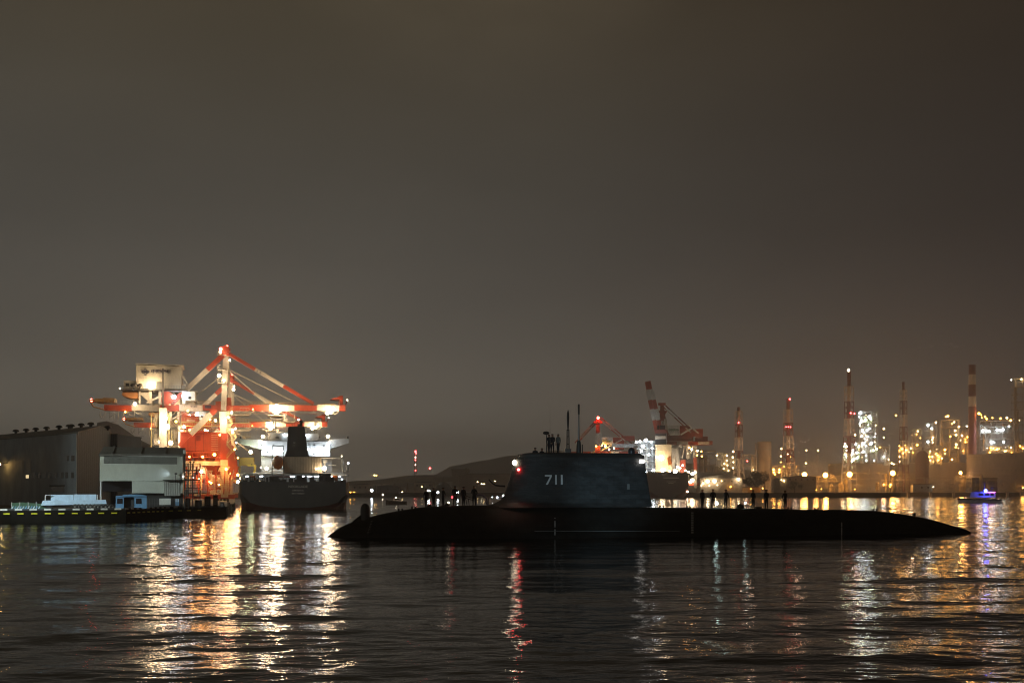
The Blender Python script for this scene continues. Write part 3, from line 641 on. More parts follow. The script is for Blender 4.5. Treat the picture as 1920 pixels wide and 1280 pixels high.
mb = MB(); sf2.bx(mb, 366.8, 874, 370.2, 890, 1.2, 1.6); mb.build('red_board', mat('red sign board', (.6, .03, .04), .5), stt)
lamp(sf2, stt, 362, 895, .5, .09, 'dim', 'landing_lamp'); lamp(sf2, stt, 343.8, 893, -.3, .12, 'dim', 'landing_lamp')

# covered boat on stands, cabin, signs, drums along the kerb
tf = Fr(138, 139, GZ); tr = tf.root('covered_trailer', 'long low trailer under pale blue covers standing behind the kerb', 'trailer')
mb = MB(); P4 = [tf.L(77, 947), tf.L(80.5, 938), tf.L(198, 936.6), tf.L(199.5, 944)]
mb.prism([(p.x, p.z) for p in P4], -1.0, 1.6); mb.build('lower_cover', M['lblue'], tr)
for x0, x1 in ((95, 137.6), (138.2, 180.5)):
    mb = MB(); a, b = tf.L(x0, 927), tf.L(x1, 938); mb.box((a.x, .3, b.z-.1), (b.x, 1.3, a.z+(.05 if x0 > 100 else 0))); mb.build('upper_panel', M['lblue'], tr)
mb = MB(); mb.path([tf.L(85, 939), tf.L(85, 928), tf.L(95, 927.4)], .07); mb.path([tf.L(182.5, 939), tf.L(182.5, 927)], .05); mb.build('hoop_frame', M['hwhite'], tr)
mb = MB(); a, b = tf.L(82, 946), tf.L(196, 946); mb.box((a.x, -.6, .45), (b.x, 1.2, .75)); mb.build('chassis', M['dark'], tr)
for px in (92, 150, 160, 188):
    mb = MB(); a = tf.L(px, 948); mb.tube((a.x, -.9, .42), (a.x, -.6, .42), .42, n=14); mb.build('wheel', M['mast'], tr)
TY = []
for i, px in enumerate((141, 147.5, 154, 162.5, 169.5, 177, 184, 190, 197.5, 205, 211)):
    p = Wp(px, 135.2); r = thing('tyre', 'black tyre standing on edge in the row before the pale blue covered trailer', 'tyre', (p.x, p.y, GZ+.0), .35, 'tyres along the kerb')
    mb = MB(); 
    for k in range(14):
        t0, t1 = k/14*6.283, (k+1)/14*6.283; mb.tube((.30*math.cos(t0), 0, .40+.30*math.sin(t0)), (.30*math.cos(t1), 0, .40+.30*math.sin(t1)), .1, n=6)
    if not TY: t_ = mb.build('rubber_ring', M['mast'], r); TY.append(t_)
    else: c = TY[0].copy(); C.objects.link(c); c.parent = r
    mb = MB(); mb.lathe((0,-.05,.33), [(.05,0),(.12,.07),(.05,.14)], 8); mb.build('hub', M['pale'], r)
gf = Fr(48, 136, GZ); g = gf.root('tarpaulin_stack', 'green tarpaulin covered stack behind the blue and white barrier', 'covered stack')
mb = MB(); mb.prism([(p.x, p.z) for p in (gf.L(21, 953), gf.L(22, 943), gf.L(40, 941.5), gf.L(60, 943), gf.L(76, 944), gf.L(98, 951), gf.L(100, 953))], .8, 3); mb.build('tarpaulin', M['green'], g)
for px in (22, 37, 53, 68):
    mb = MB(); mb.tube(gf.L(px, 953, -.2), gf.L(px, 940.5, -.2), .045); mb.build('corner_post', M['pale'], g)
g = gf.root('barrier', 'blue and white striped low barrier on the quay edge at far left', 'barrier'); mb = MB()
for i in range(11):
    a = gf.L(21+i*5, 948.5, -.8); b = gf.L(21+i*5+5, 953.5, -.8); x0, x1 = a.x, b.x
    mb.add([(x0,-.8,b.z),(x1-.2,-.8,b.z),(x1,-.8,a.z),(x0+.2,-.8,a.z),(x0,-.7,b.z),(x1-.2,-.7,b.z),(x1,-.7,a.z),(x0+.2,-.7,a.z)], [(0,1,2,3),(7,6,5,4),(0,4,5,1),(1,5,6,2),(2,6,7,3),(3,7,4,0)], i % 2)
mb.build('striped_panel', [M['lblue'], M['blue']], g)
mb = MB(); mb.path([gf.L(20, 953.5, -.75), gf.L(92, 953.5, -.75)], .05); mb.build('foot_rail', M['blue'], g)
bf = Fr(246, 139, GZ); b_ = bf.root('site_cabin', 'blue gabled site cabin with two windows and a dark doorway on the quay', 'cabin')
mb = MB(); bf.bx(mb, 217, 931, 232, 953, 0, 3); bf.bx(mb, 252, 931, 275, 953, 0, 3); bf.bx(mb, 217, 929, 275, 931, -.1, 3.1); bf.bx(mb, 232, 931.05, 252, 953, 1.6, 2.9); mb.build('wall', [M['blue']], b_)
for x0, x1 in ((219.5, 229.5), (255, 265)):
    mb = MB(); bf.bx(mb, x0, 934, x1, 944, -.04, .01); mb.build('window', M['glass'], b_)
mb = MB(); bf.bx(mb, 232.2, 932.5, 251.8, 953, .5, .6); mb.build('doorway', M['dark'], b_)
mb = MB(); mb.prism([(p.x, p.z) for p in (bf.L(229, 929), bf.L(231, 926.6), bf.L(265, 926.6), bf.L(276, 929))], -.15, 3.1); mb.build('roof', M['blue'], b_)
nf = Fr(309, 150, GZ); s_ = nf.root('notice_board', 'blank white notice board on posts right of the blue cabin', 'sign')
mb = MB(); nf.bx(mb, 298.5, 934, 320, 946, 0, .08); mb.build('board', M['wpaint'], s_)
for px in (301, 317): mb = MB(); mb.beam(nf.L(px, 954, .1), nf.L(px, 934, .1), .09); mb.build('post', M['dark'], s_)
s_ = Fr(332, 151, GZ); sr = s_.root('blue_sign', 'small blue and white upright sign right of the blank white notice board', 'sign')
mb = MB(); s_.bx(mb, 328.5, 934.5, 336, 940.5, 0, .08, 0); s_.bx(mb, 328.5, 940.5, 336, 947, 0, .08, 1); mb.build('panel', [M['lblue'], M['blue']], sr)
mb = MB(); mb.beam(s_.L(332, 954, .1), s_.L(332, 934, .1), .09); mb.build('post', M['dark'], sr)
mb = MB(); ff = Fr(310, 149.5, GZ); r = ff.root('quay_fence', 'dark low fence of thin bars running behind the white notice board', 'fence')
mb.rail(ff.L(277, 953, 1), ff.L(345, 953, 1), 1.5, 22, .02); mb.build('bars', M['steel'], r)
for i, (px, w, h, lb) in enumerate(((352, 9, 16, 'tall rusty brown bin at the foot of the stair tower'), (372, 12, 12, 'squat dark generator box under the red crane'), (389, 11, 20, 'dark ribbed container beside the crane number sign'), (404, 8, 22, 'narrow dark cabinet standing at the end of the quay'), (416, 8, 9, 'low dark winch housing near the quay corner'))):
    f_ = Fr(px, 158, GZ); r = f_.root('quay_box', lb, 'equipment box'); mb = MB(); a = w/f_.k/2; hh_ = h/f_.k; mb.box((-a, 0, 0), (a, 1.6, hh_)); mb.build('casing', mat('rusty casing', (.09, .06, .04), .8) if i == 0 else M['dark'], r)
    mb = MB(); mb.box((-a-.05, -.05, hh_), (a+.05, 1.65, hh_+.08)); mb.build('lid', M['steel'], r)
    mb = MB(); mb.box((-a*.6, -.04, hh_*.2), (a*.6, .0, hh_*.8)); mb.build('door', M['steel'], r)
for i, px in enumerate((427.5, 430.5, 433.5, 436.5)):
    p = Wp(px, 167+i*1.5); r = thing('mooring_pile', 'slim pale pile standing in the water off the quay corner', 'pile', (p.x, p.y, -2), 0, 'piles off the quay corner')
    mb = MB(); mb.tube((0,0,0), (0,0,4.4-i*.3), .1); mb.build('shaft', M['pale'], r); mb = MB(); mb.tube((0,0,4.4-i*.3), (0,0,4.55-i*.3), .14); mb.build('cap', M['dark'], r)

# dock floodlight mast out of frame on the left: lights the sheds
dl = thing('floodlight_mast', 'tall dock floodlight mast on the quay beyond the left edge of the view', 'floodlight mast', (*Wp(-330, 112).xy, -1))
mb = MB(); mb.tube((0,0,0), (0,0,17), .25, .14); mb.build('mast', M['pale'], dl); mb = MB(); mb.box((-1,-.2,17), (1,.2,17.5)); mb.build('lamp_head', M['dark'], dl)
a_ = bpy.data.lights.new('flood', 'SPOT'); a_.energy = 160000; a_.color = (.90, 1, .90); a_.spot_size = R(62); a_.spot_blend = .8; a_.shadow_soft_size = .5
ao = bpy.data.objects.new('flood', a_); C.objects.link(ao); ao.parent = dl; ao.location = (0, -.4, 17.2); tgt = Pz(258, 895, 150)
ao.rotation_euler = (tgt-(Vector(dl.location)+Vector((0,-.4,17.2)))).to_track_quat('-Z', 'Y').to_euler()
a_ = bpy.data.lights.new('flood', 'SPOT'); a_.energy = 60000; a_.color = (.6, .84, 1); a_.spot_size = R(30); a_.spot_blend = .7; a_.shadow_soft_size = .3
ao = bpy.data.objects.new('flood', a_); C.objects.link(ao); ao.parent = dl; ao.location = (.4, -.4, 17.2); tgt = Pz(140, 942, 138)
ao.rotation_euler = (tgt-(Vector(dl.location)+Vector((.4,-.4,17.2)))).to_track_quat('-Z', 'Y').to_euler()

# ------------------------------------------------------------------ the two ore unloaders
def crane():
    f = Fr(425, 280, GZ); L = f.L
    r = f.root('ship_unloader', 'nearer red and white quay crane, the tall one with the lettered white machinery house', 'quay crane', 'quay cranes unloading the bulk carrier')
    RW = [M['red'], M['white'], M['cream']]
    # boom girders with painted bands
    bands = [(195, 247, 0), (247, 300, 1), (300, 336, 0), (336, 380, 1), (380, 467, 0), (467, 505, 0), (505, 552, 1), (552, 594, 0), (594, 636, 1), (636, 648, 0)]
    for d in (5, 11):
        mb = MB()
        for x0, x1, c in bands: f.bx(mb, x0, 758.5, x1-.15, 770.5, d, d+1.3, c)
        mb.build('boom_girder', RW, r)
    mb = MB()
    for x in list(range(200, 640, 22)): f.bx(mb, x, 760, x+2, 764, 6.3, 11, 0)
    mb.build('cross_ties', M['red'], r)
    mb = MB(); f.bx(mb, 467, 773, 594, 775.5, 4.2, 4.8, 0); f.bx(mb, 345, 775, 470, 777, 4.2, 4.8, 1); mb.build('lower_flange', RW, r)
    for d in (4.2, 12.6):
        mb = MB(); a, b = L(330, 758, d), L(628, 758, d); b.z = a.z; mb.rail(a, b, 1.2, 44, .035); mb.build('walkway_rail', mat('yellow handrail', (.34, .22, .07), .6), r)
    mb = MB(); a, b = L(196, 756, 4.2), L(330, 756, 4.2); b.z = a.z; mb.rail(a, b, 1.1, 20, .04); mb.build('walkway_rail', M['pale'], r)
    # tip gear
    mb = MB(); f.bx(mb, 637, 741, 643, 758, 6, 11); mb.prism([(p.x, p.z) for p in (L(625, 744), L(640, 740), L(648, 742), L(646, 746))], 5.5, 11.5); mb.beam(L(648, 758, 8), L(651, 750, 8), .3); mb.build('boom_tip_gear', M['red'], r)
    mb = MB(); f.bx(mb, 168, 748, 178, 751, 5, 12); f.bx(mb, 178, 746.5, 193, 753, 5, 12); f.bx(mb, 193, 745.5, 215, 753.5, 5, 12); mb.path([L(168, 751, 5), L(175, 762, 5), L(196, 768, 5)], .2); mb.build('tail_platform', mat('orange platform paint', (.5, .28, .08), .6), r)
    mb = MB()
    for x in (188, 197, 206, 214, 222, 231, 240, 252):
        mb.beam(L(x, 771, 5), L(x, 782+(x % 4)*2, 5), .16)
    mb.beam(L(205, 782, 5), L(222, 772, 5), .14); mb.beam(L(206, 792, 5), L(218, 790, 5), .14); mb.beam(L(235, 773, 5), L(262, 785, 5), .14); mb.path([L(186, 776, 5), L(191, 784, 5), L(196, 776, 5)], .1); mb.build('hanging_truss', M['pale'], r)
    # A-frame mast
    for d in (5, 12):
        mb = MB(); mb.beam(L(419, 770, d), L(424, 655, 8.5), 1.5, 1.3, 1); mb.build('mast_leg', RW, r)
    mb = MB(); mb.beam(L(432, 765, 8.5), L(426, 660, 8.5), .7, .7); mb.build('mast_strut', M['cream'], r)
    mb = MB(); f.bx(mb, 415, 652, 432, 658, 6.5, 10.5); f.bx(mb, 418, 658, 430, 667, 7, 10); mb.beam(L(412, 668, 8.5), L(420, 655, 8.5), .6); mb.tube(L(423, 654, 6), L(423, 654, 11), 1.0, n=14); mb.build('mast_head', M['red'], r)
    for y0, y1 in ((684, 692), (708, 717), (658, 664)):
        mb = MB(); a, b = L(408, y1, 5), L(424, y1, 5); b.z = a.z; mb.box((a.x, 5, a.z-.15), (b.x, 10, a.z)); mb.rail((a.x, 5, a.z), (b.x, 5, a.z), 1.2, 4, .05); mb.beam(L(409, y0, 5), L(409, y1, 5), .15); mb.build('mast_platform', M['cream'], r)
    # forestay and backstay, doubled
    for d in (6.2, 10.8):
        mb = MB(); a, b = L(430, 664, d), L(588, 757, d)
        for t0, t1, c in ((0, .30, 0), (.30, .325, 1), (.335, .36, 1), (.37, .635, 1), (.635, 1, 0)): mb.beam(a.lerp(b, t0), a.lerp(b, t1), .8, .95, c)
        mb.build('forestay', RW, r)
        mb = MB(); a, b = L(418, 666, d), L(320, 758, d)
        for t0, t1, c in ((0, .30, 0), (.30, .76, 1), (.76, 1, 0)): mb.beam(a.lerp(b, t0), a.lerp(b, t1), 1.25, 1.35, c)
        mb.build('backstay', RW, r)
    # machinery house
    mb = MB(); f.bx(mb, 255, 684, 340, 730, 2.5, 13); mb.build('machinery_house', M['cream'], r); house = bpy.data.objects[r.children[-1].name] if False else C.objects[-1]
    mb = MB(); a, b = L(254, 683, 2.2), L(344, 684, 2.2); mb.box((a.x, 2.2, b.z), (b.x, 13.4, a.z+.1)); mb.build('roof', M['cream'], house)
    mb = MB(); a = L(341, 700, 5)
    mb.prism([(p.x, p.z) for p in (L(341, 701), L(345, 704), L(350, 714), L(349, 716), L(341, 706))], 3, 6); mb.prism([(p.x, p.z) for p in (L(341, 718), L(347, 718), L(347, 730), L(341, 730))], 3, 6); mb.rail(L(341, 731, 3), L(356, 731, 3), 1.1, 5, .04); mb.build('side_stair', M['cream'], house)
    mb = MB(); f.bx(mb, 304, 690, 307, 790, 1.4, 2.0); mb.build('service_mast', M['steel'], r)
    mb = MB(); f.bx(mb, 293, 716, 303, 729.5, 2.35, 2.5); mb.build('house_door', M['louvre'], house)
    mb = MB(); f.bx(mb, 232, 713, 254.8, 729, 3, 9); mb.build('annex_cabin', M['white'], house)
    mb = MB(); f.bx(mb, 236, 718, 242, 724, 2.9, 3); mb.build('window', M['glass'], house)
    for i, x in enumerate((250, 262)):
        mb = MB(); mb.ball(L(x, 722, 1.6), .8, 8, sc=(1, .5, .6)); mb.beam(L(x, 722, 1.8), L(x, 731, 1.8), .3); mb.build('vent_cowl', M['dark'], house)
    mb = MB(); f.bx(mb, 226, 730, 352, 732.5, 1.8, 13.5); mb.rail(L(226, 730, 1.8), L(352, 730, 1.8), 1.0, 24, .035); mb.build('house_platform', M['steel'], r)
    mb = MB(); mb.prism([(p.x, p.z) for p in (L(228, 733), L(226, 738), L(240, 743), L(257, 744), L(257, 733))], 3, 11); mb.build('counterweight', mat('orange brown paint', (.5, .22, .08), .5), r)
    mb = MB()
    for d in (3, 12):
        mb = MB(); mb.prism([(p.x, p.z) for p in (L(257, 733), L(280, 733), L(284, 757), L(271, 745))], d, d+1); mb.build('gusset_plate', M['white'], r)
        for x, w in ((282, .8), (262, .5), (300, .7), (345, .7)): mb = MB(); mb.beam(L(x, 757, d), L(x, 733, d), w); mb.build('house_support', M['white'], r)
        mb = MB(); mb.beam(L(275, 755, d), L(303, 742, d), .5); mb.build('house_brace', M['white'], r)
    mb = MB(); f.bx(mb, 341, 733, 366, 751, 3, 8); mb.build('electric_room', M['cream'], r); er = C.objects[-1]
    for x in (345, 353): mb = MB(); f.bx(mb, x, 743, x+5, 748, 2.93, 3); mb.build('window', M['glass'], er)
    mb = MB(); mb.tube(L(312, 746, 3), L(312, 746, 11), 1.9, n=16); mb.beam(L(308, 757, 4), L(308, 745, 4), 1.2); mb.build('hoist_drum', M['red'], r)
    # legs
    for d in (0, 16):
        mb = MB(); mb.beam(L(418, 772, d), L(420, 812, d), 2.0, 1.8, 1); mb.beam(L(420, 812, d), L(420, 862, d), 1.9, 1.7, 0); mb.beam(L(420, 862, d), L(421, 932, d), 2.0, 1.8, 1); mb.build('sea_leg', RW, r)
        mb = MB(); mb.beam(L(306, 765, d), L(305, 932, d), 1.9, 1.8, 1); mb.build('land_leg', RW, r)
        mb = MB(); a, b = L(404, 768, d), L(335, 835, d)
        mb.beam(a, a.lerp(b, .12), 1.4, 1.4, 0); mb.beam(a.lerp(b, .12), a.lerp(b, .68), 1.5, 1.5, 1); mb.beam(a.lerp(b, .68), b, .8, .8, 0); mb.build('diagonal_brace', RW, r)
        mb = MB(); f.bx(mb, 306, 863.5, 420, 872.5, d, d+1.4, 1); mb.beam(L(372, 872, d), L(408, 905, d), 1.1, 1.1, 1); mb.beam(L(372, 872, d), L(340, 905, d), 1.1, 1.1, 1); mb.build('portal_beam', RW, r)
        mb = MB(); f.bx(mb, 296, 927, 440, 935, d-.3, d+1.8, 0); mb.build('sill_beam', RW, r)
        for x in (312, 418):
            mb = MB()
            for k in range(4): a = L(x-9+k*6, 936.5, d+.7); mb.tube((a.x, d+.3, a.z), (a.x, d+1.1, a.z), .38, n=10)
            mb.build('bogie_wheels', M['dark'], r)
    mb = MB(); f.bx(mb, 288, 812, 312, 834, 1, 9, 1); f.bx(mb, 290, 776, 310, 800, 1, 9, 1); mb.build('transfer_tower', RW, r)
    mb = MB()
    for y in (782, 792, 802, 812, 822): a, b = L(284, y, .6), L(316, y, .6); b.z = a.z; mb.rail(a, b, 1.1, 7, .05)
    mb.beam(L(284, 775, .6), L(284, 840, .6), .3); mb.beam(L(317, 775, .6), L(317, 840, .6), .3); mb.build('stair_rails', mat('yellow stair rail', (.5, .42, .2), .6), r)
    # red hopper house with louvred walls
    mb = MB(); f.bx(mb, 338, 809, 427, 846, 2, 14, 0); hb = mb.build('hopper_house', M['red'], r)
    mb = MB()
    for k in range(9): f.bx(mb, 396, 811+k*4, 409, 812+k*4, 1.85, 2)
    mb.build('louvre', M['white'], hb)
    mb = MB()
    for x in (352, 366, 381, 412, 422): f.bx(mb, x, 809.5, x+1, 846, 1.9, 2)
    f.bx(mb, 368, 816, 376, 826, 1.9, 2, 0); mb.build('wall_ribs', mat('dark red rib', (.2, .02, .015), .5), hb)
    for y, x0, x1 in ((846, 338, 430), (856, 345, 428), (809, 338, 432)):
        mb = MB(); a, b = L(x0, y, 1.2), L(x1, y, 1.2); b.z = a.z; mb.box((a.x, 1.2, a.z-.2), (b.x, 3, a.z)); mb.rail(a, b, 1.1, 16, .05); mb.build('gallery', M['red'], r)
    mb = MB()
    for k, x in enumerate((352, 372, 394)):
        a, b = L(x, 848, 6), L(x+9, 872, 6); mb.lathe((a.x, 6, b.z), [(.6, 0), (2.1, a.z-b.z)], 10)
    mb.build('hopper_cones', M['red'], r)
    mb = MB(); mb.prism([(p.x, p.z) for p in (L(385, 873), L(412, 873), L(405, 889), L(392, 889))], 2, 8); mb.build('chute', M['red'], r)
    random.seed(5); mb = MB()
    for k in range(26):
        x, y = random.uniform(360, 434), random.uniform(876, 926); d = random.uniform(-1, 10); w, h = random.uniform(2, 14), random.uniform(1.5, 6); mb = MB(); f.bx(mb, x, y, x+w, y+h, d, d+random.uniform(.5, 2), random.choice((0, 0, 0, 1))); mb.build('gear_casing', RW, r)
    mb = MB()
    for k in range(9): x = 350+k*9; mb.beam(L(x, 874+k % 3*4, -1), L(x+random.uniform(-9, 12), 926, -1), .28, m=k % 2)
    mb.build('gear_struts', RW, r)
    for k in range(6): mb = MB(); y = 880+k*8; a, b = L(358, y, -1.5), L(432, y, -1.5); b.z = a.z; mb.rail(a, b, 1.0, 14, .035, 0); mb.build('gallery_rail', RW, r)
    mb = MB(); mb.beam(L(432, 835, 1), L(436, 875, 1), 1.3, 1.3); mb.beam(L(438, 872, 1), L(426, 888, 1), .8); mb.beam(L(430, 808, 1), L(431, 835, 1), .9, m=0); mb.beam(L(442, 862, 1), L(430, 900, 1), .5); mb.build('fender_arm', M['red'], r)
    mb = MB(); mb.beam(L(432, 807, 1), L(467, 807, 1), .25); mb.beam(L(440, 808, 1), L(478, 835, 1), .55); mb.beam(L(428, 810, 2), L(442, 824, 2), .4); mb.build('cable_arm', M['cream'], r)
    # trolley and grab under the boom
    mb = MB(); f.bx(mb, 503, 777, 536, 779.5, 5, 12); mb.rail(L(532, 790, 4), L(553, 790, 4), 1.2, 4, .05); f.bx(mb, 533, 776, 535, 791, 4, 5); f.bx(mb, 552, 776, 553, 791, 4, 5); f.bx(mb, 532, 789.5, 553, 791, 4, 9); mb.rail(L(450, 777, 4), L(467, 777, 4), 1.9, 3, .06); f.bx(mb, 430, 777, 467, 778.5, 4, 8)
    mb.build('trolley', M['cream'], r); trl = C.objects[-1]
    mb = MB()
    P = [L(506+13*(1-math.cos(math.pi*k/10)), 779+7.5*math.sin(math.pi*k/10), 6) for k in range(11)]; mb.path(P, .14); mb.beam(L(514, 787, 6), L(511, 800, 6), .2); mb.beam(L(524, 787, 6), L(526, 800, 6), .2); mb.build('grab_frame', M['pale'], trl)
    for x in (511, 516, 591): mb = MB(); mb.beam(L(x, 784, 7), L(x, 806, 7), .28); mb.build('hoist_rope', M['pale'], r)
    YR = mat('yellow stair rail', (.5, .42, .2), .6)
    for k in range(7):      # zigzag stair up the sea leg
        mb = MB(); y0 = 768-0+k*13; a, b = L(425 if k % 2 else 436, y0, -1.2), L(436 if k % 2 else 425, y0+13, -1.2); mb.beam(a, b, .35, .2); mb.rail(a, b, 1.0, 5, .035); mb.build('stair_flight', YR, r)
    for y, x0, x1, d in ((790, 340, 470, 3), (797, 336, 425, 1), (781, 345, 425, 12), (803, 338, 405, 14)):
        mb = MB(); a, b = L(x0, y, d), L(x1, y, d); b.z = a.z; mb.box((a.x, d, a.z-.18), (b.x, d+1.2, a.z)); mb.rail(a, b, 1.1, 22, .035); mb.build('cross_gallery', YR, r)
    for x0, y0, x1, y1, c in ((345, 778, 372, 803, 0), (380, 782, 396, 800, 0), (350, 786, 366, 792, 1), (425, 745, 434, 768, 0), (404, 752, 416, 768, 0)):
        mb = MB(); f.bx(mb, x0, y0, x1, y1, 7, 12, c); mb.build('equipment_house', RW, r)
    for x0, y0, x1, y1, d in ((423, 690, 500, 757, 7), (423, 690, 560, 757, 9), (420, 700, 350, 757, 9), (306, 775, 340, 812, 8), (340, 775, 306, 812, 8), (306, 830, 338, 862, 0), (432, 775, 467, 778, 6), (250, 770, 306, 800, 5), (420, 772, 470, 777, 12), (420, 790, 470, 772, 6)):
        mb = MB(); mb.beam(L(x0, y0, d), L(x1, y1, d), .22); mb.build('tie_cable', M['cream'], r)
    mb = MB()
    for k in range(24):
        x = 252+k*16; mb.beam(L(x, 770, 4.9), L(x+8, 777, 4.9), .14); mb.beam(L(x+8, 777, 4.9), L(x+16, 770, 4.9), .14)
    mb.build('lower_lattice', M['cream'], r)
    # lettering
    p = (L(255, 684, 2.5)+L(340, 730, 2.5))/2
    a, b = L(283.5, 692.8, 2.44), L(321, 700, 2.44); cz = (a+b)/2; text_mesh('中國鋼鐵', 2, 'lettering', M['logo'], house, (cz.x, 2.44, cz.z), fit=(b.x-a.x, (a.z-b.z)*1.15), bold=.05)
    mb = MB(); c = L(272.5, 697, 2.44); u = 1/f.k
    for dx, dz in ((0, 3.1), (0, -3.1), (3.3, 0), (-3.3, 0)):
        ww, hh2 = (2.0, 3.1) if dx == 0 else (3.0, 2.0)
        P = []
        for k in range(12): t = k/12*6.283; P.append(Vector((c.x+u*(dx+ww*math.cos(t)), 2.42, c.z+u*(dz+hh2*math.sin(t)))))
        P.append(P[0])
        for q, w in zip(P, P[1:]): mb.beam(q, w, .05, .2)
    mb.build('emblem', M['logo'], house)
    a = L(372, 762, 4.96); text_mesh('• • •  中鋼', .8, 'lettering', M['logo'], r, (L(355, 762, 4.96).x, 4.95, a.z), fit=(4.2, .55)); 
    mb = MB(); f.bx(mb, 384, 759.5, 396, 765, 4.9, 5); mb.build('name_plate', M['logo'], r)
    a = L(405, 922, -1.2); text_mesh('#2', 2, 'crane_number', M['white'], r, (a.x, -1.75, a.z), fit=(2.4, 1.6), bold=.04)
    # lamps
    PW = {(309, 784): 2600, (404, 788): 700, (428, 782): 1400, (411, 704): 1300, (436, 806): 1000, (424, 879): 1100, (373, 898): 1000, (283, 724): 1500, (380, 856): 900, (225, 728): 0, (344, 742): 900, (620, 772): 2000, (518, 768): 6000}
    for x, y, d, rr, e in ((518, 768, 3.2, 1.5, 'warm'), (518, 762, 3.4, .8, 'warm'), (283, 724, 1.3, 1.0, 'warm'), (253, 757, 2.5, .55, 'warm'), (309, 784, -3.2, .8, 'warm'), (313, 800, -3.2, .9, 'warm'), (320, 830, -3.2, .7, 'warm'), (300, 828, -.2, .5, 'warm'), (411, 704, 2, .6, 'warm'), (413, 660, 5.5, .45, 'warm'), (431, 675, 5.5, .35, 'warm'),
                           (420, 713, 4.5, .4, 'warm'), (438, 730, 5, .45, 'warm'), (620, 772, 3.2, .75, 'warm'), (614, 774, 3.2, .6, 'warm'), (626, 768, 3.2, .6, 'warm'), (344, 742, 2, .6, 'white'), (326, 744, 2, .7, 'white'), (225, 728, 3, .25, 'dim'), (368, 777, -3, .4, 'warm'), (428, 782, -3, .35, 'warm'), (434, 773, 3, .4, 'warm'), (345, 800, .5, .5, 'warm'), (404, 788, -3, .4, 'warm'),
                           (436, 806, -3, .35, 'warm'), (356, 806, 1.5, .4, 'sod'), (385, 806, 1.5, .4, 'sod'), (402, 852, -1.8, .5, 'sod'), (380, 856, -1.8, .35, 'sod'), (355, 856, -1.8, .3, 'sod'), (377, 884, -2.2, .55, 'warm'), (373, 898, -2.5, .3, 'sod'), (396, 905, -3, .3, 'sod'), (440, 842, 1, .3, 'sod'), (424, 879, -3, .4, 'sod'), (446, 890, 2, .45, 'sod'), (412, 815, .5, .3, 'sod'), (330, 790, 1, .35, 'sod'), (235, 772, 4, .25, 'sod'), (352, 770, 3, .3, 'sod'), (393, 786, 2, .4, 'sod'), (474, 767, 3, .2, 'sod')):
        lamp(f, r, x, y, d, rr, e, pw=PW.get((x, y), 0))
    for x, y, d in ((425, 650, 8), (171, 750, 6), (414, 654, 6)): lamp(f, r, x, y, d, .42, 'redl', 'obstruction_light')
    lamp(f, r, 651, 750, 8, .28, 'dim', 'obstruction_light')
    return f, r
cf, cr = crane()
c2 = copy_tree(cr); fB = Fr(434, 351, GZ)
c2.location = fB.loc; c2.rotation_euler = (0, 0, fB.rz)
tag(c2, 'farther red and white quay crane, lower and half hidden behind the nearer one', 'quay crane')
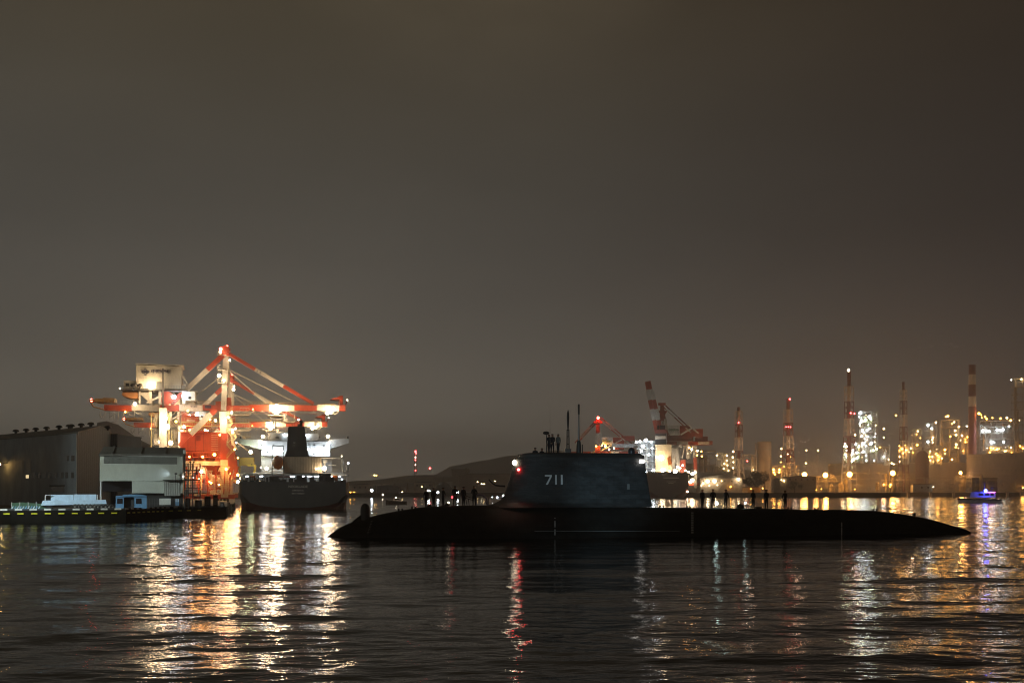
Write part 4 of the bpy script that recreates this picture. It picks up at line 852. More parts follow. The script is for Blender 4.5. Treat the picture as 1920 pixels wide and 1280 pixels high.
# ------------------------------------------------------------------ bulk carrier, stern towards us
def ship1():
    f = Fr(552, 226, 0); L = f.L
    r = f.root('bulk_carrier', 'dark hulled bulk carrier seen from astern with a white floodlit deckhouse and black funnel', 'ship')
    W_ = 12.4
    # hull sections along d
    secs = []
    for d, wt, wb, zt, zb in ((0, .93, .60, 6.3, .9), (1.2, .97, .72, 6.3, .2), (4, 1, .88, 6.3, -.8), (12, 1, .98, 6.0, -2), (40, 1, 1, 5.4, -2), (150, 1, 1, 5.4, -2), (165, .75, .7, 7, -2), (176, .05, .05, 8, -2)):
        s = [(-wt*W_, zt), (-wt*W_*1.0, zt*.55), (-(wt*.55+wb*.45)*W_, max(zb+.3, 1.6)), (-wb*W_, zb), (-wb*W_*.4, zb-.5)]
        secs.append([(x, d, z) for x, z in s]+[(-x, d, z) for x, z in s[::-1]])
    mb = MB(); V = [p for s in secs for p in s]; n = 10; Fc = []
    for i in range(len(secs)-1):
        for j in range(n-1): Fc.append((i*n+j, i*n+j+1, (i+1)*n+j+1, (i+1)*n+j))
        Fc.append((i*n+n-1, i*n, (i+1)*n, (i+1)*n+n-1))
    Fc.append(tuple(range(n))[::-1]); mb.add(V, Fc, 0); 
    for k, q in enumerate(mb.f):
        if max(V[i][2] for i in q) < 2.2: mb.m[k] = 1
    hull = mb.build('hull', [M['hull'], M['boot']], r)
    mb = MB(); mb.prism([(-9, -.5), (-8.9, 1.3), (9.2, 1.9), (9.5, -.5)], 1.5, 1.7); mb.build('boot_topping', M['boot'], hull)
    # stern bulwark, mooring winches and deck clutter as a dark skyline
    random.seed(11); mb = MB(); x = -11.3
    while x < 11:
        w = random.uniform(.4, 1.5); mb.box((x, 1.0, 6.0), (x+w, 1.8, 6.3+random.uniform(.1, 1.0)*(1.2 if abs(x) < 9 else .6))); x += w*random.uniform(.9, 1.7)
    mb.build('bulwark_clutter', M['dark'], r)
    for x0, w, h in ((9.3-2.4, 2.7, 1.9), (-4.5, 2.0, 1.2), (1.1, 1.3, 1.5), (3.9, 1.0, 1.1)):
        mb = MB(); mb.tube((x0-w/2, 2.4, 6.3+h*.6), (x0+w/2, 2.4, 6.3+h*.6), h*.45, n=12); mb.box((x0-w/2, 2, 6.2), (x0+w/2, 3, 6.3+h*.5)); mb.build('mooring_winch', M['dark'], r)
    mb = MB(); mb.rail((-11.5, .6, 6.3), (11.5, .6, 6.3), 1.0, 26, .03); mb.build('stern_rail', M['dark'], r)
    # deckhouse
    mb = MB(); f.bx(mb, 456, 885, 644, 903, 16, 22); f.bx(mb, 490, 855, 622, 885, 16, 26); lower = mb.build('lower_deckhouse', M['hwhite'], r)
    mb = MB(); f.bx(mb, 448, 887.5, 652, 891.5, 9, 16.0); mb.build('boat_deck', M['hwhite'], r)
    mb = MB()
    for x in list(range(452, 652, 11)): mb.beam(L(x, 891.5, 9.3), L(x, 906, 9.3), .18)
    mb.build('deck_posts', M['hwhite'], r)
    mb = MB(); a, b = L(448, 887.5, 9.1), L(652, 887.5, 9.1); b.z = a.z; mb.rail(a, b, 1.1, 34, .03); mb.build('deck_rail', M['hwhite'], r)
    mb = MB(); f.bx(mb, 532, 856, 603, 886.5, 8, 16); cas = mb.build('engine_casing', M['beige'], r)
    mb = MB(); f.bx(mb, 490.5, 826, 619, 855, 14.5, 26); uph = mb.build('upper_deckhouse', M['hwhite'], r)
    mb = MB(); f.bx(mb, 507, 811.5, 597, 826, 15.5, 25); mb.build('wheelhouse', M['hwhite'], r); wh = C.objects[-1]
    mb = MB(); mb.prism([(p.x, p.z) for p in (L(448, 823.5, 15), L(492, 823.5, 15), L(492, 843, 15), L(478, 839, 15), L(449, 831, 15))], 15, 19)
    mb.prism([(p.x, p.z) for p in (L(617, 823.5, 15), L(654.5, 821.5, 15), L(654.5, 830, 15), L(630, 838, 15), L(617, 841, 15))], 15, 19); mb.build('bridge_wing', M['hwhite'], r)
    for x in (449, 650): mb = MB(); f.bx(mb, x, 816.5, x+4.6, 823.5, 15.2, 17); f.bx(mb, x+.8, 818, x+3.6, 822, 15.1, 15.2, 1); mb.build('wing_console', [M['hwhite'], M['glass']], r)
    mb = MB(); a, b = L(448, 823, 15), L(654, 822, 15); b.z = a.z; mb.rail(a, b, .9, 34, .025); a, b = L(507, 811, 15.5), L(597, 811, 15.5); b.z = a.z; mb.rail(a, b, 1.1, 18, .03); mb.build('bridge_rail', M['hwhite'], r)
    mb = MB(); f.bx(mb, 512, 815, 528, 825, 15.3, 15.5); mb.build('name_board', M['white'], wh); text_mesh('NEOK', 1, 'board_letters', M['dark'], wh, (L(520, 820, 15.28).x, 15.26, L(520, 820, 15.28).z), fit=(.95, .45), bold=.02)
    mb = MB()
    for (x, y) in ((588, 833), (606, 834), (588, 849), (606, 849), (512, 833), (500, 846), (598, 818), (471, 869), (560, 870)): f.bx(mb, x, y, x+2.2, y+2.6, 14.4, 14.5)
    mb.build('portholes', M['glass'], uph)
    # funnel
    mb = MB()
    def ring(px0, px1, py, d0, d1): a, b = L(px0, py, 9), L(px1, py, 9); return [(a.x, d0, a.z), (b.x, d0, a.z), (b.x, d1, a.z), (a.x, d1, a.z)]
    rs = [ring(533.5, 579.5, 855.6, 9, 15), ring(538, 576.5, 843, 9, 15), ring(540, 571.5, 802, 9.6, 14.4), ring(542, 569.5, 798.5, 9.9, 14.1)]
    mb.add([p for q in rs for p in q], [(i*4+j, i*4+(j+1) % 4, i*4+4+(j+1) % 4, i*4+4+j) for i in range(3) for j in range(4)]+[(12,13,14,15)], 0); fun = mb.build('funnel', M['funnel'], r)
    mb = MB(); p = L(564.5, 799, 11); mb.tube(p, p+Vector((0,0,.9)), .35, .35); mb.ball(p+Vector((0,0,1.05)), .42, 8); mb.tube(p+Vector((-.5,.5,0)), p+Vector((-.5,.5,.6)), .25); mb.build('exhaust_pipe', M['funnel'], fun)
    for i, x in enumerate((549, 553, 558)): mb = MB(); p = L(x, 799, 11); mb.tube(p, p+Vector((-.2+.1*i,0,.55)), .05); mb.build('exhaust_pipe', M['funnel'], fun)
    a = L(552, 829.5, 9.1); text_mesh('N', 1, 'funnel_letter', M['hwhite'], fun, (a.x, a.y+.02, a.z), fit=(.35, .4), bold=.02)
    # masts on the wheelhouse
    for x0, x1 in ((512.5, 517.5), (590, 594)):
        mb = MB(); mb.beam(L(x0, 826, 17), L(x0, 786, 17), .22); mb.beam(L(x1, 826, 17), L(x1, 786, 17), .22)
        for k in range(10): mb.beam(L(x0, 788+k*4, 17), L(x1, 788+k*4, 17), .12)
        mb.build('signal_mast', M['cream'], r)
    mb = MB()
    for x in (526, 534, 541, 576, 583, 601): mb.beam(L(x, 812, 18), L(x, 812-random.uniform(3, 9), 18), .14)
    mb.beam(L(523, 806, 18), L(538, 806, 18), .2); mb.build('antennas', M['hwhite'], r)
    # free fall lifeboat and davit
    mb = MB(); p, q = L(521, 880, 4), L(521, 853, 9)
    d = q-p; sec = [(0, .2), (.12, .85), (.4, 1.25), (.7, 1.2), (.9, .75), (1, .15)]
    V = []; m = 12
    for t, w in sec:
        c_ = p+d*t
        for k in range(m): an = 6.283*k/m; V.append((c_.x+w*math.cos(an), c_.y+.9*w*math.sin(an), c_.z))
    mb.add(V, [(i*m+j, i*m+(j+1) % m, (i+1)*m+(j+1) % m, (i+1)*m+j) for i in range(len(sec)-1) for j in range(m)]+[tuple(range(m))[::-1], tuple(range(5*m, 6*m))], 0, True); mb.build('lifeboat', M['orange'], r)
    mb = MB()
    for x in (510.5, 531.5): mb.beam(L(x, 908, 3.6), L(x, 878, 3.6), .22); mb.beam(L(x, 888, 3.8), L(x, 856, 9), .25); mb.beam(L(x, 878, 10), L(x, 835, 10), .2)
    mb.beam(L(510.5, 835.5, 10), L(531.5, 835.5, 10), .25); mb.beam(L(510.5, 899, 3.6), L(531.5, 899, 3.6), .2); mb.beam(L(507, 878, 7), L(533, 878, 7), .2); mb.build('davit_frame', M['pale'], r)
    mb = MB(); a = L(506, 892, 6); mb.box((a.x, 6, a.z-.25), (a.x+4.6, 8, a.z)); mb.build('launch_platform', mat('brown red deck paint', (.25, .06, .03), .6), r)
    mb = MB(); mb.path([L(603, 857.5, 9), L(640, 858.5, 9), L(642.5, 863, 9), L(642.5, 886, 9)], .22); mb.beam(L(642.5, 878, 9), L(650, 884, 9), .3); mb.build('stores_crane', M['hwhite'], r)
    mb = MB(); f.bx(mb, 606, 862, 614, 866, 9, 10); f.bx(mb, 616, 871, 630, 872.5, 9, 10); f.bx(mb, 607, 866, 611, 884, 9.5, 10.5); mb.build('deck_locker', M['hwhite'], r)
    mb = MB()
    for y in (874, 880, 885, 893): mb.tube(L(651, y, 9), L(651, y-4, 9), .35, n=10)
    mb.build('life_raft', M['hwhite'], r)
    for x in (474, 628): mb = MB(); mb.tube(L(x-5, 896, 8), L(x+5, 896, 8), .65, n=10); mb.build('rescue_boat', M['orange'], r)
    mb = MB(); f.bx(mb, 448, 857, 476, 872, 19, 24); mb.build('orange_lit_box', mat('lamplight orange casing', (.5, .3, .08), .6), r)  # quay side box, orange lamplight put into its colour
    mb = MB(); mb.beam(L(479, 872, 15), L(477, 886, 15), .5); mb.beam(L(464, 872, 15), L(480, 872, 15), .4); mb.beam(L(450, 870, 15), L(450, 886, 15), .2); mb.beam(L(450, 886, 15), L(447, 875, 15), .15); mb.build('provision_derrick', mat('yellow derrick paint', (.6, .42, .06), .6), r)
    mb = MB()
    for k in range(14): x = 452+k*3.6; f.bx(mb, x, random.uniform(893, 900), x+2, 905, 5+random.random()*3, 9)
    mb.build('mooring_gear', M['pale'], r)
    # stern writing
    for tx, x0, x1, y0, y1 in (('NEOKLADE', 541, 577, 909.3, 914), ('LIMASSOL', 548, 570, 917.3, 920.3), ('IMO 9488607', 547, 571, 923.3, 926)):
        a, b = L(x0, y0, -.05), L(x1, y1, -.05); text_mesh(tx, 1, 'stern_lettering', mat('lettering white', (.55, .55, .52), .6), r, ((a.x+b.x)/2, -.12, (a.z+b.z)/2), fit=(b.x-a.x, a.z-b.z), bold=.02, ext=.03)
    for x, y, d, rr, e in ((493, 818, 14.5, .55, 'warm'), (615, 817.5, 14.5, .55, 'warm'), (560, 786.5, 12, .3, 'warm'), (494.5, 848, 13, .65, 'white'), (512, 847.5, 13, .6, 'white'), (528, 845, 13, .5, 'white'), (578, 842, 13.5, .3, 'white'), (597, 847, 13.6, .65, 'white'), (614, 844.5, 13.6, .6, 'white'), (589, 848, 13.6, .3, 'white'), (470, 847, 14, .5, 'green'),
                          (608, 877.5, 7, .75, 'warm'), (500, 878, 12, .6, 'warm'), (492, 830, 14, .3, 'white'), (618, 829, 14, .3, 'white'), (533, 815, 15, .35, 'strip'), (540, 815, 15, .3, 'strip'), (576, 816, 15, .35, 'white'), (585, 803, 14.5, .25, 'warm'), (506, 805, 14.5, .25, 'warm'), (446, 903, 6, .5, 'warm'), (593, 878.5, 7.8, .18, 'warm'), (597, 878, 7.8, .14, 'warm'),
                          (489, 876, 12.5, .25, 'warm'), (640.5, 855, 9, .15, 'warm'), (488, 902, 8, .2, 'warm'), (641, 898, 8, .2, 'strip'), (653, 868, 9, .25, 'strip')):
        lamp(f, r, x, y, d, rr*.8, e)
    for x, w in ((548, 9), (566, 9), (581, 8), (594, 8), (608, 8), (622, 6), (463, 5), (490, 6), (637, 4)):
        mb = MB(); f.bx(mb, x-w/2, 892, x+w/2, 893.4, 11, 11.4); mb.build('deck_strip_light', E['strip'], r)
    return r
ship1()
# ------------------------------------------------------------------ far side right of the sail: second ship and container cranes (about 700 m)
def ship2():
    f = Fr(1250, 720, 0); L = f.L
    r = f.root('cargo_ship', 'dark red cargo ship seen from astern just right of the submarine sail', 'ship')
    hwd = 15.8; mb = MB(); V = []; n = 8
    for d, wt, wb, zb in ((0, .97, .45, 4), (3, 1, .6, 2), (12, 1, .85, -1), (30, 1, 1, -2), (150, 1, 1, -2), (180, .1, .1, -2)):
        for x, z in ((-wt, 17.3), (-wt, 8), (-(wt+wb)/2, max(zb, 3.2)), (-wb*.6, min(zb, 1)-2)): V.append((x*hwd, d, z))
        for x, z in ((-wt, 17.3), (-wt, 8), (-(wt+wb)/2, max(zb, 3.2)), (-wb*.6, min(zb, 1)-2))[::-1]: V.append((-x*hwd, d, z))
    Fc = [(i*n+j, i*n+(j+1) % n, (i+1)*n+(j+1) % n, (i+1)*n+j) for i in range(5) for j in range(n)]; Fc.append(tuple(range(n))[::-1])
    mb.add(V, Fc, 0)
    for k, q in enumerate(mb.f):
        if max(V[i][2] for i in q) < 9.5: mb.m[k] = 1
    mb.build('hull', [mat('brown black hull', (.075, .045, .035), .6), mat('rust red boot paint', (.26, .06, .025), .6)], r)
    for x0, y0, x1, y1 in ((1244, 894.6, 1273, 896.2), (1250, 902, 1267, 903), (1253, 905, 1263, 906)):
        mb = MB(); f.bx(mb, x0, y0, x1, y1, -.15, -.05); mb.build('stern_lettering', M['white'], r)
    mb = MB(); f.bx(mb, 1229, 833, 1259, 884, 14, 30); mb.build('engine_casing', mat('yellow cream casing', (.50, .40, .24), .6), r)
    mb = MB(); f.bx(mb, 1228, 805, 1249, 811.5, 16, 26, 2); f.bx(mb, 1228, 811.5, 1249, 817, 16, 26, 1); f.bx(mb, 1228, 817, 1249, 823, 16, 26, 0); f.bx(mb, 1228, 823, 1249, 833, 16, 26, 3)
    for x, w in ((1232, 4), (1237, 5), (1242, 5)): f.bx(mb, x, 797, x+w, 805.5, 18, 21, 3)
    fun = mb.build('funnel', [M['beige'], M['dark'], M['stack'], M['funnel']], r)
    mb = MB(); f.bx(mb, 1191, 826, 1229, 829, 20, 26); f.bx(mb, 1196, 829, 1229, 884, 24, 34); f.bx(mb, 1148, 832, 1229, 838, 30, 34)
    for x in (1200, 1212, 1222): f.bx(mb, x, 829, x+2, 886, 20, 21)
    for y in (840, 852, 864, 876): f.bx(mb, 1194, y, 1229, y+1.4, 19, 24)
    mb.build('deckhouse', M['hwhite'], r)
    mb = MB(); f.bx(mb, 1259, 834, 1279, 839, 22, 26); mb.beam(L(1263, 839, 22), L(1263, 886, 22), 2.2); mb.beam(L(1268, 839, 22), L(1273, 884, 22), 2.6); mb.beam(L(1259, 844, 22), L(1268, 870, 22), .9); f.bx(mb, 1272, 830, 1274, 886, 30, 32); mb.build('derrick_post', M['hwhite'], r)
    mb = MB(); random.seed(4); x = 1213
    while x < 1291: w = random.uniform(1.5, 5); f.bx(mb, x, 886.5-random.uniform(0, 4), x+w, 889, 1, 3); x += w*1.3
    mb.build('bulwark', M['dark'], r)
    mb = MB(); mb.prism([(p.x, p.z) for p in (L(1251, 857), L(1257, 853), L(1260, 868), L(1253, 872))], 10, 13); mb.build('lifeboat', M['orange'], r)
    for x, y, rr, e in ((1240, 858, 2.3, 'warm'), (1243, 881, 2.0, 'warm'), (1266, 883, 1.8, 'warm'), (1225, 882, 1.2, 'white'), (1204, 864, 1.2, 'white'), (1211, 825, 1.4, 'white'), (1200, 827, .9, 'white'), (1193, 829, .8, 'white'), (1221, 828, .9, 'white'), (1206, 836, 1.3, 'white'), (1203, 845, .8, 'white'),
                         (1216, 852, .9, 'white'), (1231, 857, .9, 'white'), (1275, 877, .9, 'warm'), (1280, 872, .8, 'warm'), (1285, 882, .9, 'warm'), (1291, 885, .9, 'warm'), (1298, 888, 1.3, 'warm'), (1270, 875, .8, 'white'), (1223, 840, .8, 'white'), (1289, 921, .6, 'warm'), (1256, 883, .9, 'warm'), (1211, 884, .8, 'white')):
        lamp(f, r, x, y, 9, rr, e)
ship2()
def container_crane(f, lab, raised):
    L = f.L; r = f.root('container_crane', lab, 'container crane'); RW = [M['red'], M['white'], M['stack']]
    x0 = f.px0
    return r, L, RW
# left one: boom down
f = Fr(1121, 760, 2); r = f.root('container_crane', 'far container crane with its boom down, half hidden behind the submarine masts and sail', 'container crane', 'far container cranes'); L = f.L; RW = [M['red'], M['white']]
mb = MB()
for d in (0, 14): mb.beam(L(1118, 925, d), L(1121, 782, 7), 2.6, m=0); mb.beam(L(1126, 925, d), L(1122, 782, 7), 1.6, m=0); mb.beam(L(1119, 835, d), L(1119.5, 812, d), 2.9, m=1); mb.beam(L(1126, 835, d), L(1126, 811, d), 2.2, m=1)
f.bx(mb, 1112, 790, 1130, 793, 4, 10); mb.build('tower', RW, r)
mb = MB(); a, b = L(1121, 784, 7), L(1078, 830, 7)
for t0, t1, c in ((0, .35, 0), (.35, .8, 1), (.8, 1, 0)): mb.beam(a.lerp(b, t0), a.lerp(b, t1), 1.0, m=c); mb.beam(a.lerp(b, t0)+Vector((1.8,3,0)), a.lerp(b, t1)+Vector((1.8,3,0)), 1.0, m=c)
mb.build('boom_stay', RW, r)
mb = MB(); a, b = L(1121, 784, 7), L(1190, 842, 7)
for t0, t1, c in ((0, .12, 0), (.12, .36, 1), (.36, 1, 0)): mb.beam(a.lerp(b, t0), a.lerp(b, t1), .8, m=c); mb.beam(a.lerp(b, t0)+Vector((2.6,3,.6)), a.lerp(b, t1)+Vector((2.6,3,.6)), .8, m=c)
mb.build('back_stay', RW, r)
mb = MB(); f.bx(mb, 1060, 846, 1200, 850, 5, 9, 0)
for x in (1108, 1145): f.bx(mb, x, 846, x+16, 849, 4.6, 5, 1)
f.bx(mb, 1082, 846, 1093, 849, 4.6, 5, 1); mb.build('boom_girder', RW, r)
mb = MB(); f.bx(mb, 1127, 819, 1149, 833, 2, 10); mb.build('machinery_house', M['hwhite'], r); p = L(1138, 827, 1.9); text_mesh('EVERGREEN', 1, 'lettering', M['glett'], C.objects[-1], (p.x, 1.8, p.z), fit=(6.6, 1.3), bold=.03)
mb = MB(); f.bx(mb, 1149, 820, 1170, 842, 4, 12); f.bx(mb, 1165, 817, 1190, 826, 6, 9); mb.beam(L(1126, 845, 3), L(1166, 824, 3), .9, m=1); mb.beam(L(1162, 818, 3), L(1178, 831, 3), .7, m=1); mb.build('trolley_frame', RW, r)
for x, y, rr, e in ((1121.5, 783, 1.0, 'redl'), (1128, 834, 1.0, 'sod'), (1135, 836, 1.0, 'sod'), (1118, 836, .7, 'sod'), (1142, 842, .7, 'warm'), (1151, 840, .6, 'warm')): lamp(f, r, x, y, 1, rr, e)
# right one: boom raised
f = Fr(1285, 740, 2); r = f.root('container_crane', 'far container crane with its red and white boom raised above the dark red cargo ship', 'container crane', 'far container cranes'); L = f.L
mb = MB()
for t0, t1, c in ((0, .2, 0), (.2, .47, 1), (.47, .7, 0), (.7, .98, 1), (.98, 1.6, 0)):
    a, b = L(1214.5, 715, 3), L(1231, 789, 3); 
    for dx in (-1.55, 1.55) if t0 >= .2 else (-.1,): mb.beam(a.lerp(b, t0)+Vector((dx,0,0)), a.lerp(b, t1)+Vector((dx,0,0)), (3.0 if t0 >= .2 else 4.5)-.05, 2.5, c)
mb.build('raised_boom', RW, r)
mb = MB()
for d in (2, 10): mb.beam(L(1247, 834, d), L(1240, 758, 6), 1.8); mb.beam(L(1236, 815, d), L(1240, 760, 6), 1.3); mb.beam(L(1254, 830, d), L(1243, 760, 6), 1.2)
f.bx(mb, 1234, 755, 1248, 759, 4, 8); f.bx(mb, 1236, 770, 1250, 773, 4, 8)
for a, b in (((1236,770),(1250,790)), ((1250,770),(1237,792)), ((1234,795),(1256,815))): mb.beam(L(*a, 3), L(*b, 3), 1.0)
mb.beam(L(1241.5, 803, 1), L(1241.5, 788, 1), .9, m=1); mb.beam(L(1244.5, 803, 1), L(1244.5, 789, 1), .9, m=1); mb.beam(L(1250, 806, 1), L(1247.8, 785, 1), 1.8, m=1); mb.build('apex_tower', RW, r)
for dx in (0, 7):
    mb = MB(); a, b = L(1241+dx, 760, 5+dx), L(1300+dx, 815, 5+dx)
    for t0, t1, c in ((0, .13, 0), (.13, .4, 1), (.4, .75, 0), (.75, .93, 1 if dx == 0 else 0), (.93, 1, 0)): mb.beam(a.lerp(b, t0), a.lerp(b, t1), .8, m=c)
    mb.build('back_stay', RW, r)
mb = MB(); mb.beam(L(1276, 815, 2), L(1296, 803, 2), 1.1, m=1); mb.beam(L(1289, 794, 2), L(1297, 801.5, 2), 1.0, m=1); mb.beam(L(1300, 804, 2), L(1310, 812, 2), 1.0, m=1); mb.build('brace', RW, r)
mb = MB(); mb.prism([(p.x, p.z) for p in (L(1250, 797), L(1274, 796.7), L(1274, 813.5), L(1254, 813.5))], 1, 9); mb.build('machinery_house', M['hwhite'], r); p = L(1263.5, 805.5, .9); text_mesh('EVERGREEN', 1, 'lettering', M['glett'], C.objects[-1], (p.x, .85, p.z), fit=(7.6, 1.7), bold=.03)
mb = MB(); f.bx(mb, 1250, 827, 1336, 833.5, 5, 9, 0); f.bx(mb, 1269, 828, 1290, 833, 4.6, 5, 1); f.bx(mb, 1309, 828, 1330, 833, 4.6, 5, 1); f.bx(mb, 1250, 816, 1300, 826, 8, 10); mb.build('boom_girder', RW, r)
mb = MB(); f.bx(mb, 1274.5, 798, 1296, 822, 6, 14); f.bx(mb, 1296, 804, 1318, 818, 7, 12); f.bx(mb, 1303, 818, 1327, 827, 7, 10); mb.build('rear_frame', RW, r)
for d in (0, 14):
    mb = MB(); mb.beam(L(1289, 834, d), L(1291, 860, d), 3.0, m=1); mb.beam(L(1303, 836, d), L(1303, 858, d), 2.6, m=1); mb.beam(L(1303, 858, d), L(1304, 880, d), 2.4, m=0); mb.beam(L(1304, 880, d), L(1304, 915, d), 2.4, m=1); mb.beam(L(1284, 838, d), L(1278, 860, d), .9, m=1); mb.beam(L(1299, 836, d), L(1293, 858, d), .8, m=1); mb.beam(L(1280, 862, d), L(1281, 900, d), 4.2, m=0); f.bx(mb, 1276, 905, 1310, 910, d, d+1.5, 0); mb.build('leg_frame', RW, r)
for x, y, rr, e in ((1292, 839, 1.0, 'sod'), (1297, 842, .8, 'warm'), (1306, 845, .8, 'sodfar'), (1315, 846, .8, 'sodfar'), (1307, 853, .8, 'sodfar'), (1316, 855, .8, 'sodfar'), (1308, 845, .6, 'warm'), (1298, 900, 1.5, 'warm'), (1294, 903, 1.2, 'warm'), (1303, 885, 1.0, 'warm'), (1290, 850, .7, 'warm')): lamp(f, r, x, y, -1, rr, e)

# ------------------------------------------------------------------ far shore
land = MB()
P = [(-120, 690), (-170, 860), (-60, 905), (60, 900), (118, 760), (300, 770), (330, 985), (1300, 960), (2500, 1400), (2500, 3000), (-2500, 3000), (-900, 700)]
n = len(P); zt = 3.4
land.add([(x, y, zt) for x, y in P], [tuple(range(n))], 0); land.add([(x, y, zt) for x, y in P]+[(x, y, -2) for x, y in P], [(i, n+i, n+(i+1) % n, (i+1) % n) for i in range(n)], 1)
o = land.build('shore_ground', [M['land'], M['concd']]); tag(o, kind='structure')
# hills
def hill(name, pts, Y, dy, m='hill'):
    mb = MB(); nx = len(pts); V = []; ny = 7; rr = random.Random(3)
    for j in range(ny):
        k = math.sin(math.pi*j/(ny-1)); 
        for px, py in pts: p = Pz(px, py, Y); V.append((p.x+rr.uniform(-6, 6), Y+dy*(j/(ny-1)-.5), max(0, (p.z)*(k**.8)*(1+rr.uniform(-.03, .03)))))
    mb.add(V, [(j*nx+i, j*nx+i+1, (j+1)*nx+i+1, (j+1)*nx+i) for j in range(ny-1) for i in range(nx-1)], 0, True)
    o = mb.build(name, M[m]); tag(o, kind='structure')
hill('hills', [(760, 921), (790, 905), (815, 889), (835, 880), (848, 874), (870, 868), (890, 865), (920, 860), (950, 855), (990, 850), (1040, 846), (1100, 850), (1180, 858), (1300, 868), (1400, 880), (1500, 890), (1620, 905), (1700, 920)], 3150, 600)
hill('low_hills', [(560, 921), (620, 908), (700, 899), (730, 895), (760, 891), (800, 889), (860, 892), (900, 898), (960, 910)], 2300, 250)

# elevated conveyor, its tower and the low waterfront behind the foredeck
f = Fr(745, 930, 3.4, False); r = f.root('conveyor_gallery', 'long pale elevated conveyor gallery sloping up across the far shore behind the foredeck', 'conveyor gallery'); L = f.L
mb = MB()
pp = [(628, 903.5, 8), (700, 899.5, 8), (760, 896.3, 8), (800, 894.6, 8), (850, 893.8, 9)]
for (x0, y0, h), (x1, y1, h1) in zip(pp, pp[1:]):
    a, b = L(x0, y0), L(x1, y1); a2, b2 = L(x0, y0+h), L(x1, y1+h1); mb.add([(a.x,0,a2.z),(b.x,0,b2.z),(b.x,0,b.z),(a.x,0,a.z),(a.x,6,a2.z),(b.x,6,b2.z),(b.x,6,b.z),(a.x,6,a.z)], [(0,1,2,3),(7,6,5,4),(3,2,6,7),(0,4,5,1),(0,3,7,4),(1,5,6,2)])
mb.build('gallery', mat('far pale cladding', (.36, .33, .26), .8), r)
for x in (645, 668, 692, 716, 740, 764, 788, 812, 834):
    mb = MB(); y = interp(x, [(a, b+8) for a, b, c in pp]); mb.beam(L(x-1.5, 921, 1), L(x, y, 1), .8); mb.beam(L(x+1.5, 921, 1), L(x, y, 1), .8); mb.build('trestle', M['tankg'], r)
f = Fr(862, 925, 3.4, False); r = f.root('transfer_tower', 'pale square conveyor tower at the right end of the elevated gallery', 'tower'); L = f.L
mb = MB(); f.bx(mb, 848, 890, 859, 922, 0, 12); f.bx(mb, 847, 880, 872, 890, 0, 12); mb.prism([(p.x, p.z) for p in (L(868, 880), L(874, 876.5), L(879, 878), L(879.5, 884), L(872, 890), L(868, 890))], 0, 10); mb.build('wall', mat('far pale cladding', (.36, .33, .26), .8), r)
mb = MB(); f.bx(mb, 846, 879, 873, 880, -.5, 12.5); mb.build('roof', M['roofm'], r)
f = Fr(905, 960, 3.4, False); r = f.root('transit_shed', 'wide dim flat roofed shed right of the pale conveyor tower', 'warehouse')
mb = MB(); f.bx(mb, 859, 888, 960, 922, 0, 25); mb.build('wall', M['tankg'], r); mb = MB(); f.bx(mb, 858, 887, 961, 888.2, -.5, 25.5); mb.build('roof', M['roofm'], r)
def shed(px0, px1, y0, Y, lab, wall, n=0, pitch=2.0):
    f = Fr((px0+px1)/2, Y, 3.4, False); r = f.root('quay_shed', lab, 'shed'); L = f.L
    mb = MB(); f.bx(mb, px0, y0, px1, 924, 0, 18); mb.build('wall', wall, r)
    mb = MB(); mb.prism([(p.x, p.z) for p in (L(px0-1, y0), L((px0+px1)/2, y0-pitch), L(px1+1, y0))], -.4, 18.4); mb.build('roof', M['roofm'], r)
    for k in range(n):
        mb = MB(); x = px0+(k+.5)*(px1-px0)/n; f.bx(mb, x-1.2, y0+4, x+1.2, y0+7, -.1, .1); mb.build('window', M['glass'], r)
    return f, r
shed(660, 700, 908, 870, 'low brownish shed under the gallery beside the bulk carrier', M['tankg'], 4)
shed(706, 748, 911, 880, 'low dark shed under the middle of the elevated gallery', M['claddark'], 3)
shed(776, 812, 904, 900, 'pale low shed just left of the dark rounded stockpile', M['beige'], 3)
f = Fr(830, 800, 3.4, False); r = f.root('stockpile', 'dark rounded coal heap behind the sailors on the foredeck', 'stockpile'); L = f.L
mb = MB(); w = 19/f.k; h = 4+19/f.k-3.4; mb.lathe((0, 10, 0), [(w, 0), (w*.85, h*.4), (w*.55, h*.78), (w*.25, h*.96), (.1, h)], 18); mb.build('heap', M['dark'], r)
